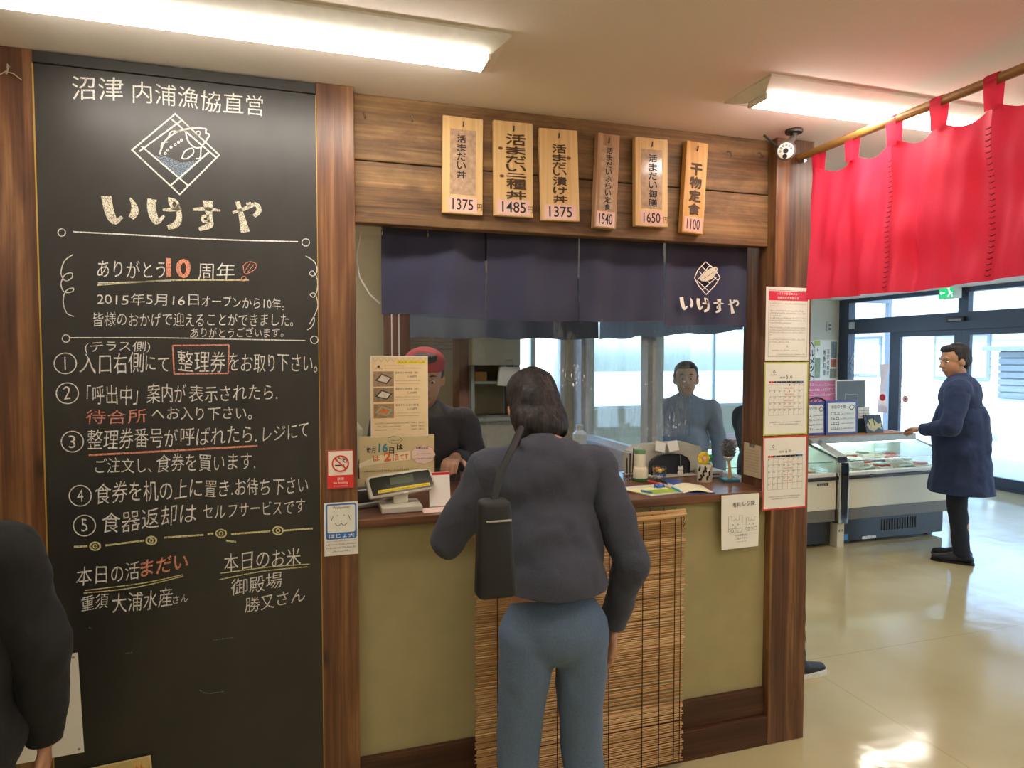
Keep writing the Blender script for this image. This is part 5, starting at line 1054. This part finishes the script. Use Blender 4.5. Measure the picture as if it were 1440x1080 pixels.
# ================================================================ kitchen items seen below the navy curtain
kc = thing('kitchen_cabinet', 'cream wall cabinet inside the kitchen with open lower shelf', 'cabinet', (.62, 2.05, 1.0))
a, b = at(664, 460, 1.9), at(732, 520, 1.9)
MB().box((a.x, 1.9, 1.50), (b.x, 2.199, 1.70), .004).build('cupboard', plain('cream_cupboard', 'd9d3bf', .5), kc); MB().box((a.x, 1.92, 1.16), (a.x+.02, 2.199, 1.5)).box((b.x-.02, 1.92, 1.16), (b.x, 2.199, 1.5)).box((a.x+.02, 1.92, 1.38), (b.x-.02, 2.199, 1.395)).box((a.x, 1.90, 1.14), (b.x, 2.199, 1.16)).build('shelf', plain('grey_green_shelf', '8f9690', .5), kc)
MB().box((a.x, 1.92, 0), (b.x, 2.199, 1.139), .004).build('lower_cupboard', plain('grey_cupboard', 'a9a699', .5), kc)
m = MB(); m.box((a.x+.03, 1.95, 1.396), (a.x+.11, 2.08, 1.455), .004); tag(m.build('orange_box', plain('orange_box', 'd9a25c', .6)), 'orange box on the kitchen cabinet shelf', 'box')
m = MB(); m.prism([(b.x-.16, 1.895, 1.37), (b.x-.005, 1.895, 1.36), (b.x-.015, 1.895, 1.49), (b.x-.15, 1.895, 1.49)], (0, -.03, 0)); wb = tag(m.build('carrier_bag', plain('white_bag', 'd6d6d0', .5, trans=.2), None), 'white carrier bag hanging from a hook on the kitchen cabinet', 'bag'); m = MB(); m.tube([(b.x-.11, 1.88, 1.49), (b.x-.10, 1.88, 1.535), (b.x-.06, 1.88, 1.535), (b.x-.05, 1.88, 1.49)], .003, 6); m.build('handle', plain('white_bag', 'd6d6d0'), wb, True)
m = MB(); x0, x1 = at(541, 480, 1.9).x, at(576, 480, 1.9).x; m.box((x0, 1.86, 0), (x1, 1.96, H)); struct('pillar_kitchen', m, wood('kitchen_post', '4a2c22', '5f3a2b', '714634', 'Z'))
for x in (at(551, 480, 1.85).x, at(561, 480, 1.85).x): m = MB(); m.tube([(x, 1.852, 1.1), (x, 1.852, 2.3)], .0035, 6); tag(m.build('cable', WHITE, None, True), 'thin white cable running down the kitchen post, %s one' % ('left' if x < at(556, 480, 1.85).x else 'right'), 'cable')
m = MB(); x0, x1 = at(648, 480, 1.95).x, at(661, 480, 1.95).x; m.box((x0, 2.0, 0), (x1, 2.199, H)); struct('pillar_kitchen_back', m, plain('pinkish_wood', '8a6258', .5, var=.15))
KW = Frame((0, 2.1985, 0))
for k, (q0, q1, lab) in enumerate((((571, 464), (606, 520), 'grey printed notice sheet on the kitchen back wall right of the post'), ((607, 465), (640, 520), 'second grey printed notice sheet on the kitchen back wall'))):
    (a0, b1), (a1, b0) = KW.px(*q0), KW.px(*q1); t = notice('kitchen_notice', lab, 'notice', KW, a0, b0, a1, b1, plain('grey_notice', 'c4c2bd', .5), 'notices on the kitchen wall')
    draw('notice_print', GREY, t, lambda m: [scribble(m, KW, a0+.012, a1-.012, b1-.03-.024*j, .011, .0024) for j in range(5)]); draw('notice_photo', plain('notice_photo', '6a6864', .6), t, lambda m: rect(m, KW, a0+.015, b0+.012, a0+(a1-a0)*.5, b0+.055, .0024))
kd = thing('kitchen_back_counter', 'grey steel kitchen worktop along the back window', 'worktop', (1.3, 1.8, 0)); MB().box((1.31, 1.62, .85), (1.795, 2.195, .89), .003).build('top', METAL, kd); MB().box((1.33, 1.66, 0), (1.78, 2.18, .849)).build('cabinet', plain('steel_front', '9fa3a5', .35, .6), kd)
for x, h, r, c_, lab in ((1.38, .17, .04, 'cfd8de', 'pale plastic jar on the kitchen worktop, left one'), (1.52, .12, .05, '9fb4c8', 'bluish plastic jar on the kitchen worktop, middle one'), (1.68, .2, .045, 'e4e6e4', 'tall white bottle on the kitchen worktop, right one')):
    p = Vector((x, 1.80, .8905)); o = MB().lathe([(r*.95, 0), (r, .004), (r, h*.8), (r*.5, h*.92), (r*.5, h)], p).build('jar', plain('jar_'+c_, c_, .3), None, True); tag(o, lab, 'jar', 'jars on the kitchen worktop'); MB().lathe([(r*.55, h), (r*.55, h+.018), (r*.5, h+.02)], p).build('lid', WHITE, o, True)
m = MB(); m.tube([(.17, .17, 1.984), (.165, .175, 1.95), (.155, .18, 1.90), (.165, .185, 1.83), (.2, .188, 1.77), (.235, .19, 1.74)], .004, 8); tag(m.build('white_cable', WHITE, None, True), 'looping white cable hanging at the left end of the opening', 'cable')
m = MB(); m.box((-.1, .75, .78), (.55, 1.05, .80), .003).box((-.08, .77, 0), (-.04, .81, .779)).box((.49, .77, 0), (.53, .81, .779)).box((-.08, .99, 0), (-.04, 1.03, .779)).box((.49, .99, 0), (.53, 1.03, .779)) if False else m.box((-.5, 1.6, 0), (.28, 2.19, 1.15), .005); tag(m.build('kitchen_fridge', plain('beige_fridge', 'c9c2a4', .4)), 'low beige cabinet inside the kitchen behind the menu poster', 'cabinet')
# ================================================================ outdoors
struct('ground', MB().box((7.765, -30, -.25), (60, 60, -.04)).box((-30, 6.0, -.25), (7.764, 60, -.04)).box((-30, 2.31, -.25), (1.89, 5.999, -.04)), plain('concrete_ground', 'c3c4c0', .85, var=.06, nscale=3))
hs = thing('house', 'white sided house with a pale grey roof beyond the glass doors', 'house', (17, 8, -.04))
MB().box((15, 1, -.04), (22, 17, 2.5)).build('wall', plain('white_siding', 'dfe4e4', .7), hs)
m = MB()
for k in range(12): m.box((14.97, 1, .2+k*.19), (14.999, 17, .215+k*.19))
m.build('siding_lines', plain('siding_grey', 'a9b3b8', .7), hs)
m = MB(); m.prism([(14.4, .4, 2.42), (18.5, .4, 3.6), (22.6, .4, 2.42), (22.6, .4, 2.52), (18.5, .4, 3.72), (14.4, .4, 2.52)], (0, 17.2, 0)); m.build('roof', plain('roof_grey', '8d969c', .6), hs)
for y in (5.5, 9.0, 12): m = MB(); m.box((14.94, y, 1.0), (14.998, y+1.4, 2.1)); f_ = m.build('window', plain('house_window_frame', '6f7b86', .4), hs); m = MB(); m.box((14.93, y+.06, 1.06), (14.9395, y+1.34, 2.04)); m.build('pane', plain('house_pane', 'aecbd8', .1), f_)
sh = thing('slatted_shed', 'grey slatted shed outside at the right edge of the doors', 'shed', (12.6, 4.5, -.04))
MB().box((12.2, 3.0, -.04), (14, 6.75, .78)).build('lower_wall', plain('shed_white', 'dce2e2', .6), sh); m = MB()
for k in range(7): m.box((12.15, 3.0, .79+k*.125), (12.2, 6.75, .89+k*.125), .004)
m.build('slats', plain('shed_slat', '7f8992', .6), sh); MB().box((12.2, 3.0, .78), (14, 6.75, 1.66)).build('upper_wall', plain('shed_grey', '9aa3a8', .6), sh); MB().box((12.0, 2.8, 1.66), (14.2, 6.95, 1.74)).build('roof', plain('roof_grey', '8d969c'), sh)
aw = thing('porch_canopy', 'grey porch canopy frame outside over the doors', 'canopy', (10, 4, -.04)); m = MB()
for y in (-1, 2.2, 5.2, 8.2): m.box((7.8, y, 2.62), (11.2, y+.08, 2.74))
m.build('rafters', plain('canopy_frame', '6d7680', .5), aw); MB().box((7.8, -1, 2.741), (11.2, 8.3, 2.765)).build('sheet', clear('canopy_sheet', (.8, .86, .9), .1, .2, .25), aw)
for y in (2.2, 8.2): MB().box((11.1, y, -.04), (11.18, y+.08, 2.619)).build('post', plain('canopy_frame', '6d7680', .5), aw)
nb = thing('banner_flag', 'brown vertical banner on a thin pole outside the side window', 'banner', (9.4, 6.0, -.04)); a = atx(1237, 520, 9.6); b = atx(1247, 578, 9.6)
MB().tube([(9.6, a.y+.03, -.04), (9.6, a.y+.03, 1.75)], .014, 8).build('pole', WHITE, nb, True); MB().grid(lambda s, t: (9.6+.03*math.sin(t*5+s*2), a.y+(b.y-a.y)*s, 1.42-.85*t), 6, 12, .003, (1, 0, 0)).build('cloth', plain('banner_brown', '8f7466', .7), nb, True)
m = MB(); m.lathe([(.22, 0), (.22, .06), (.03, .1), (.03, .14)], (9.6, a.y+.03, -.04), 16); m.build('foot', GREYP, nb, True)
def tree(x, y, h, r, seed, label):
    t = thing('tree', label, 'tree', (x, y, -.04), 'trees beyond the house'); MB().tube([(x, y, -.04), (x+.1, y, h*.4), (x, y+.1, h*.75)], [.16, .12, .05], 8).build('trunk', plain('bark', '5a4a3a', .9), t, True)
    rs = random.Random(seed); m = MB()
    for k in range(1500):
        v = Vector((rs.gauss(0, 1), rs.gauss(0, 1), rs.gauss(0, 1))).normalized()*r*rs.uniform(.45, 1)**.6; v.z *= .75; c = Vector((x, y, h*.72))+v; n_ = Vector((rs.uniform(-1, 1), rs.uniform(-1, 1), rs.uniform(-.3, 1))).normalized(); a_ = n_.orthogonal().normalized()*rs.uniform(.08, .16); b_ = n_.cross(a_).normalized()*rs.uniform(.04, .08)
        m.quad(c-a_, c+b_, c+a_, c-b_)
    m.build('foliage', leafmat('foliage', '5f7a3a', '8fa656'), t, fix=False)
tree(25.5, 16.6, 5.6, 2.1, 1, 'green leafy tree showing above the house roof at the right edge'); tree(25.5, 9, 7.5, 2.4, 2, 'taller green tree behind the house, hidden further right')
# ================================================================ people
def blob(name, prims, mat, parent, voxel=.011, smooth=6, disp=0, dscale=.12, cuts=(), M=None):
    """one continuous surface grown from tapered limbs and ellipsoids"""
    m = MB()
    for p in prims:
        if p[0] == 'c':
            _, a, b, ra, rb = p; a = Vector(a); b = Vector(b); m.tube([a, a+(b-a)*.33, a+(b-a)*.66, b], [ra, ra+(rb-ra)*.33, ra+(rb-ra)*.66, rb], 14); m.ell(a, (ra,)*3, u=14, v=8); m.ell(b, (rb,)*3, u=14, v=8)
        else: m.ell(p[1], p[2], p[3] if len(p) > 3 else None, 20, 14)
    me = bpy.data.meshes.new('t'); m.b.to_mesh(me); m.b.free(); o = bpy.data.objects.new('t', me); C.objects.link(o)
    r = o.modifiers.new('r', 'REMESH'); r.mode = 'VOXEL'; r.voxel_size = voxel
    if smooth: s = o.modifiers.new('s', 'SMOOTH'); s.iterations = smooth; s.factor = .5
    if disp:
        tx = bpy.data.textures.new('folds', 'CLOUDS'); tx.noise_scale = dscale; tx.noise_depth = 2; d = o.modifiers.new('d', 'DISPLACE'); d.texture = tx; d.strength = disp; d.mid_level = .5
    ev = o.evaluated_get(bpy.context.evaluated_depsgraph_get()); me2 = bpy.data.meshes.new_from_object(ev); bpy.data.objects.remove(o); bpy.data.meshes.remove(me)
    q = MB(); q.b.from_mesh(me2); bpy.data.meshes.remove(me2)
    for co, no in cuts:
        g = q.b.verts[:]+q.b.edges[:]+q.b.faces[:]; res = bmesh.ops.bisect_plane(q.b, geom=g, plane_co=Vector(co), plane_no=Vector(no), clear_outer=True)
        eds_ = [e for e in res['geom_cut'] if isinstance(e, bmesh.types.BMEdge)]
        if eds_: bmesh.ops.edgeloop_fill(q.b, edges=eds_)
    if M:
        for v in q.b.verts: v.co = M @ v.co
    return q.build(name, mat, parent, 'all')
def hand(w, d, n, side, curl=.5, s=1.0):
    """palm and five fingers: w wrist, d pointing along the hand, n out of the back of the hand, side +1 when the thumb lies on d x n"""
    d = Vector(d).normalized(); n = (Vector(n)-d*Vector(n).dot(d)).normalized(); t = d.cross(n)*side; w = Vector(w); P = []
    for k in (-1.5, -.5, .5, 1.5): P.append(('c', w+t*k*.009*s, w+d*.082*s+t*k*.0185*s, .013*s, .0115*s))
    for k, L in ((1.5, .070), (.5, .080), (-.5, .074), (-1.5, .058)):
        a = w+d*.086*s+t*k*.0195*s; c1 = curl*.8; c2 = curl*1.9; d1 = (d*math.cos(c1)-n*math.sin(c1)+t*k*.05).normalized(); d2 = d*math.cos(c2)-n*math.sin(c2)
        b = a+d1*L*.5*s; P.append(('c', a, b, .0095*s, .0088*s)); P.append(('c', b, b+d2*L*.5*s, .0088*s, .0075*s))
    a = w+d*.025*s+t*.024*s-n*.004; b = a+(d*.65+t*.75-n*.25).normalized()*.038*s; P.append(('c', a, b, .013*s, .0105*s)); P.append(('c', b, b+(d*.9+t*.3-n*.35).normalized()*.034*s, .0105*s, .0085*s)); return P
def figure(label, loc, face, H=1.6, lean=0.0, head=(0, 0), arms=None, legs=None, top='3a3f50', bottom='2b2d33', shoe='1d1d1f', hair='short', hem=.47, seat=False, apron=None, cap=None, sole=None, skirt=.0, topname='jacket', bulk=1.0):
    """face: heading in degrees, 0 looks along +Y; x to the person's right"""
    root = thing('person', label, 'person', loc); Mr = Matrix.Translation(Vector(loc)) @ Matrix.Rotation(R(face), 4, 'Z'); k = H/1.6
    def V(x, y, z): return Vector((x*k, y*k, z*k))
    hipz = .82 if not seat else .46
    hip = V(0, 0, hipz); ln = R(lean); up_ = Vector((0, math.sin(ln), math.cos(ln))); fw_ = Vector((0, math.cos(ln), -math.sin(ln)))
    chest = hip+up_*.36*k; neck = hip+up_*.52*k; hp = R(lean*.5+head[0]); hu = Vector((0, math.sin(hp), math.cos(hp))); hc_ = neck+hu*.155*k+Vector((0, .012*k, 0))
    Hr = Matrix.Rotation(R(head[1]), 3, 'Z') @ Matrix.Rotation(-hp, 3, 'X')
    def Hd(x, y, z): return hc_+Hr @ Vector((x*k, y*k, z*k))
    sh = {s: hip+up_*.465*k+V(s*.175, 0, 0) for s in (-1, 1)}
    A = arms or {}; L_ = legs or {}
    arm = {}
    for s in (-1, 1):
        e, w_, hd, hn, cu = A.get(s, ((s*.235, -.02, .83+hipz-.82+.22-.02), (s*.235, .05, .60+hipz-.82+.20), (0, .1, -1), (s, 0, .2), .35)); arm[s] = (V(*e), V(*w_), hd, hn, cu)
    leg = {}
    for s in (-1, 1):
        kn, an, toe = L_.get(s, ((s*.09, .02, .44), (s*.095, -.02, .075), (s*.12, 1, 0))); leg[s] = (V(*kn), V(*an), Vector(toe).normalized())
    hj = {s: hip+V(s*.085, 0, -.02) for s in (-1, 1)}
    # body: one continuous surface from head to ankles
    B_ = [('e', Hd(0, -.012, .035), (.078*k, .094*k, .088*k), Hr), ('e', Hd(0, .012, -.03), (.066*k, .078*k, .092*k), Hr), ('e', Hd(0, .045, -.085), (.036*k, .034*k, .030*k), Hr), ('c', neck-up_*.03*k, Hd(0, -.02, -.05), .056*k, .050*k),
          ('e', chest+up_*.05*k, (.15*k, .095*k, .17*k)), ('e', hip+up_*.10*k, (.13*k, .09*k, .14*k)), ('e', hip, (.145*k, .10*k, .12*k))]
    B_ += [('c', Hd(0, .086, .012), Hd(0, .104, -.022), .008*k, .0125*k), ('e', Hd(-.010, .094, -.026), (.009*k,)*3), ('e', Hd(.010, .094, -.026), (.009*k,)*3), ('c', Hd(-.018, .083, -.058), Hd(.018, .083, -.058), .0085*k, .0085*k), ('c', Hd(-.034, .077, .030), Hd(.034, .077, .030), .012*k, .012*k)]
    for s in (-1, 1):
        e, w_, hd, hn, cu = arm[s]; B_ += [('e', Hd(s*.079, -.008, -.008), (.012*k, .022*k, .032*k), Hr), ('c', neck-up_*.04*k, sh[s], .06*k, .055*k), ('c', sh[s], e, .047*k, .036*k), ('c', e, w_, .037*k, .026*k)]
        B_ += hand(w_, hd, hn, s, cu, k)
        kn, an, toe = leg[s]; B_ += [('c', hj[s], kn, .075*k, .050*k), ('c', kn, kn*.6+an*.4+Vector((0, -.012, 0)), .050*k, .052*k), ('c', kn*.6+an*.4+Vector((0, -.012, 0)), an, .052*k, .034*k), ('c', an-Vector((0, 0, .03*k)), an+toe*.10*k-Vector((0, 0, .048*k)), .028*k, .020*k)]
    blob('body', B_, SKIN, root, .0062, 4, M=Mr)
    for s in (-1, 1):
        m = MB(); m.ell(Hd(s*.031, .0705, .008), (.0115*k, .0095*k, .0065*k), Hr, 10, 8); m.build('eye', WHITE, root, True).matrix_local = Matrix(); 
    for ob in [o for o in root.children if o.name.startswith('eye')]:
        for v in ob.data.vertices: v.co = Mr @ (v.co+Vector(loc)) - Vector(loc)
    m = MB()
    for s in (-1, 1): m.ell(Hd(s*.031, .0795, .007), (.0055*k, .003*k, .0058*k), Hr, 8, 6); m.tube([Hd(s*.016, .083, .034), Hd(s*.032, .086, .040), Hd(s*.048, .076, .034)], [.003*k, .004*k, .002*k], 6)
    for v in m.b.verts: v.co = Mr @ v.co
    m.build('brows_and_pupils', HAIR, root, True)
    m = MB(); m.tube([Hd(-.022, .084, -.058), Hd(0, .092, -.056), Hd(.022, .084, -.058)], [.003*k, .0055*k, .003*k], 8)
    for v in m.b.verts: v.co = Mr @ v.co
    m.build('lips', plain('lips', 'a8685c', .5), root, True)
    # hair
    hpz = [('e', Hd(0, -.030, .052), (.086*k, .092*k, .083*k), Hr), ('e', Hd(0, -.055, .01), (.080*k, .068*k, .090*k), Hr), ('e', Hd(0, .025, .098), (.062*k, .055*k, .030*k), Hr)]
    for s in (-1, 1): hpz.append(('e', Hd(s*.066, -.025, .02), (.024*k, .045*k, .055*k), Hr))
    if hair == 'bob': hpz += [('e', Hd(0, -.06, -.07), (.080*k, .050*k, .075*k), Hr)]+[('e', Hd(s*.068, -.03, -.05), (.026*k, .045*k, .075*k), Hr) for s in (-1, 1)]
    if hair == 'bun': hpz += [('e', Hd(0, -.115, .03), (.042*k, .036*k, .042*k), Hr)]
    blob('hair', hpz, HAIR, root, .008, 3, .008, .02, M=Mr)
    if cap: blob('head_scarf', [('e', Hd(0, -.018, .070), (.093*k, .104*k, .066*k), Hr), ('e', Hd(0, -.12, .02), (.03*k, .03*k, .03*k), Hr), ('c', Hd(0, -.12, .01), Hd(.01, -.135, -.05), .018*k, .010*k)], plain('scarf_'+cap, cap, .8), root, .008, 3, .006, .03, cuts=[(Hd(0, 0, .042), Hr @ Vector((0, -.25, -1)))], M=Mr)
    # upper garment
    b = bulk; T_ = [('c', neck-up_*.02*k, neck+up_*.022*k, .068*k, .064*k), ('e', chest+up_*.06*k, (.175*k*b, .118*k*b, .16*k)), ('c', hip+up_*.24*k, hip+up_*.02*k, .150*k*b, .158*k*b), ('e', hip+up_*.22*k, (.172*k*b, .122*k*b, .2*k)), ('e', hip+up_*.02*k, (.182*k*b, .130*k*b, .16*k))]
    if not seat: T_ += [('c', hip, V(0, 0, hem-.02), .150*k*b, (.162+skirt)*k*b)]
    for s in (-1, 1):
        e, w_, hd, hn, cu = arm[s]; T_ += [('c', neck-up_*.05*k, sh[s], .075*k, .070*k*b), ('c', sh[s], sh[s]*.75+e*.25, .068*k*b, .060*k*b)]
        wd_ = (w_-e).normalized(); blob('sleeve', [('c', sh[s], e, .070*k*b, .056*k*b), ('c', e, w_+wd_*.03*k, .057*k*b, .043*k)], plain('garment_'+top, top, .9, sheen=.04, bmp=.2, nscale=160, var=.1), root, .010, 7, .020, .09, [(w_-wd_*.005, wd_)], Mr)
    cuts = [(V(0, 0, hem), (0, 0, -1))] if not seat else []
    blob(topname, T_, plain('garment_'+top, top, .9, sheen=.04, bmp=.2, nscale=160, var=.1), root, .012, 8, .026, .11, cuts, Mr)
    # trousers
    Q = [('e', hip, (.160*k, .112*k, .12*k))]
    for s in (-1, 1):
        kn, an, toe = leg[s]; Q += [('c', hj[s], kn, .088*k, .066*k), ('c', kn, an, .066*k, .056*k)]
    tb = blob('trousers', Q, plain('garment_'+bottom, bottom, .9, sheen=.04, bmp=.25, nscale=200, var=.12), root, .011, 6, .014, .08, [((0, 0, .045*k), (0, 0, -1))] if not seat else [], Mr)
    for s in (-1, 1):
        kn, an, toe = leg[s]; a = Vector((an.x, an.y, .04*k)); zf = an.z-.075*k; a.z += zf; side = Vector((toe.y, -toe.x, 0))
        S_ = [('c', a-toe*.035*k, a+toe*.06*k, .040*k, .038*k), ('c', a+toe*.06*k+Vector((0, 0, -.008*k)), a+toe*.165*k+Vector((0, 0, -.014*k)), .040*k, .027*k), ('c', a+Vector((0, 0, .01)), a+Vector((0, 0, .055*k)), .042*k, .044*k)]
        blob('shoe', S_, plain('shoe_'+shoe, shoe, .5), root, .008, 4, cuts=[((0, 0, zf+.012), (0, 0, -1))], M=Mr)
        m = MB(); pts = [(-.078, -.030), (-.05, -.042), (.05, -.043), (.12, -.047), (.175, -.034), (.195, 0), (.175, .034), (.12, .047), (.05, .043), (-.05, .042), (-.078, .030)]
        base = Vector((an.x, an.y, zf+.001)); m.prism([Mr @ (base+toe*p*k+side*q_*k) for p, q_ in pts], (0, 0, .022 if sole else .014)); m.build('sole', plain('sole_'+(sole or '151515'), sole or '151515', .6), root)
    if apron: blob('apron', [('e', chest-up_*.08*k+fw_*.05*k, (.15*k, .095*k, .24*k)), ('c', hip+fw_*.03*k, V(0, .04, .52), .15*k, .16*k)], plain('apron_'+apron, apron, .8), root, .011, 5, .01, .1, [(V(0, 0, .48), (0, 0, -1)), (V(0, .02, 0), (0, -1, 0))], Mr)
    return root
cust = figure('person in charcoal blue jacket and jeans standing at the counter seen from behind', (.665, -.40, 0), -2, H=1.53, lean=14, head=(30, 8), hair='bob',
       arms={-1: ((-.30, .16, 1.05), (-.16, .38, 1.125), (.6, 1, -.05), (0, .1, 1), .12), 1: ((.245, -.02, 1.00), (.225, .08, .765), (0, .15, -1), (1, 0, .1), .4)},
       legs={-1: ((-.105, .03, .44), (-.13, -.02, .075), (-.15, 1, 0)), 1: ((.095, .02, .44), (.115, -.03, .075), (.15, 1, 0))}, top='3a3d49', bottom='566a84', shoe='3a3634', hem=.945, bulk=1.03)
# black shoulder bag of the customer
bg2 = thing('shoulder_bag', 'black shoulder bag hanging at the left hip of the customer at the counter', 'bag', (.46, -.55, .86))
m = MB(); m.prism([(.385, -.615, .955), (.395, -.605, 1.20), (.475, -.605, 1.20), (.488, -.615, .955)], (0, .06, 0)); bmesh.ops.bevel(m.b, geom=list(m.b.edges), offset=.016, segments=3, affect='EDGES', profile=.5); m.build('bag_body', plain('black_nylon', '1b1a1c', .6), bg2, True)
MB().tube([(.435, -.575, 1.195), (.46, -.55, 1.26), (.52, -.48, 1.325), (.56, -.41, 1.355), (.575, -.32, 1.30), (.565, -.25, 1.2)], .010, 8).build('strap', plain('black_nylon', '1f1e20', .6), bg2, True)
m = MB(); m.box((.405, -.617, 1.150), (.470, -.606, 1.156), .002); m.build('zip', METAL, bg2)
figure('person in red head scarf and dark uniform serving behind the counter', (.50, .86, 0), 172, H=1.58, lean=12, head=(10, 0), hair='bun', cap='b3303f', top='43434a', bottom='2c2d33', hem=.76, topname='uniform_top', apron='3a3b42',
       arms={-1: ((-.25, .10, 1.06), (-.13, .22, 1.13), (.3, 1, 0), (0, 0, 1), .5), 1: ((.25, .10, 1.06), (.12, .22, 1.13), (-.3, 1, 0), (0, 0, 1), .5)})
figure('person in grey blue shirt seen faintly through the side window of the kitchen', (2.42, 1.72, 0), 150, H=1.50, top='7d8698', bottom='4c4f58', hair='short', hem=.74, topname='shirt')
figure('person in long navy coat standing before the display case on the right', (4.71, 1.56, 0), 36, H=1.63, lean=3, head=(8, 38), hair='short', top='27365a', bottom='1e2536', shoe='1b1f2a', hem=.52, skirt=.02, bulk=1.2, topname='coat',
       arms={-1: ((-.28, .06, 1.02), (-.12, .24, .98), (.5, .8, 0), (0, .2, 1), .6), 1: ((.28, .02, 1.02), (.14, .24, .96), (-.5, .8, 0), (0, .2, 1), .6)},
       legs={-1: ((-.075, .02, .44), (-.07, -.02, .075), (-.1, 1, 0)), 1: ((.07, .02, .44), (.07, -.01, .075), (.12, 1, 0))})
figure('person hidden behind the right post with only a black and white sneaker showing', (2.095, .50, 0), -90, H=1.55, bulk=.9, top='3d3f48', bottom='1f2024', shoe='1c1c1e', sole='e4e2dc', hem=.74, topname='sweater',
       arms={-1: ((-.10, .0, 1.05), (-.06, .04, .80), (0, .1, -1), (-1, 0, 0), .4), 1: ((.20, -.06, 1.05), (.18, -.06, .8), (0, .1, -1), (1, 0, .1), .4)}, legs={-1: ((-.08, .02, .44), (-.08, -.06, .075), (0, 1, 0)), 1: ((.08, .10, .44), (.07, .135, .075), (0, 1, 0))})
figure('person in black clothes cut off by the left edge of the photo', (-.79, -.52, 0), 12, H=1.40, top='121111', bottom='1c1b1d', shoe='222222', hair='short', lean=3, topname='coat', bulk=1.22, hem=.50, skirt=.03,
       arms={-1: ((-.26, .03, 1.05), (-.2, .2, .9), (.2, 1, -.1), (0, 0, 1), .5), 1: ((.25, .0, 1.03), (.245, .05, .78), (0, .1, -1), (1, 0, .1), .4)})
# ================================================================ paint small leftovers
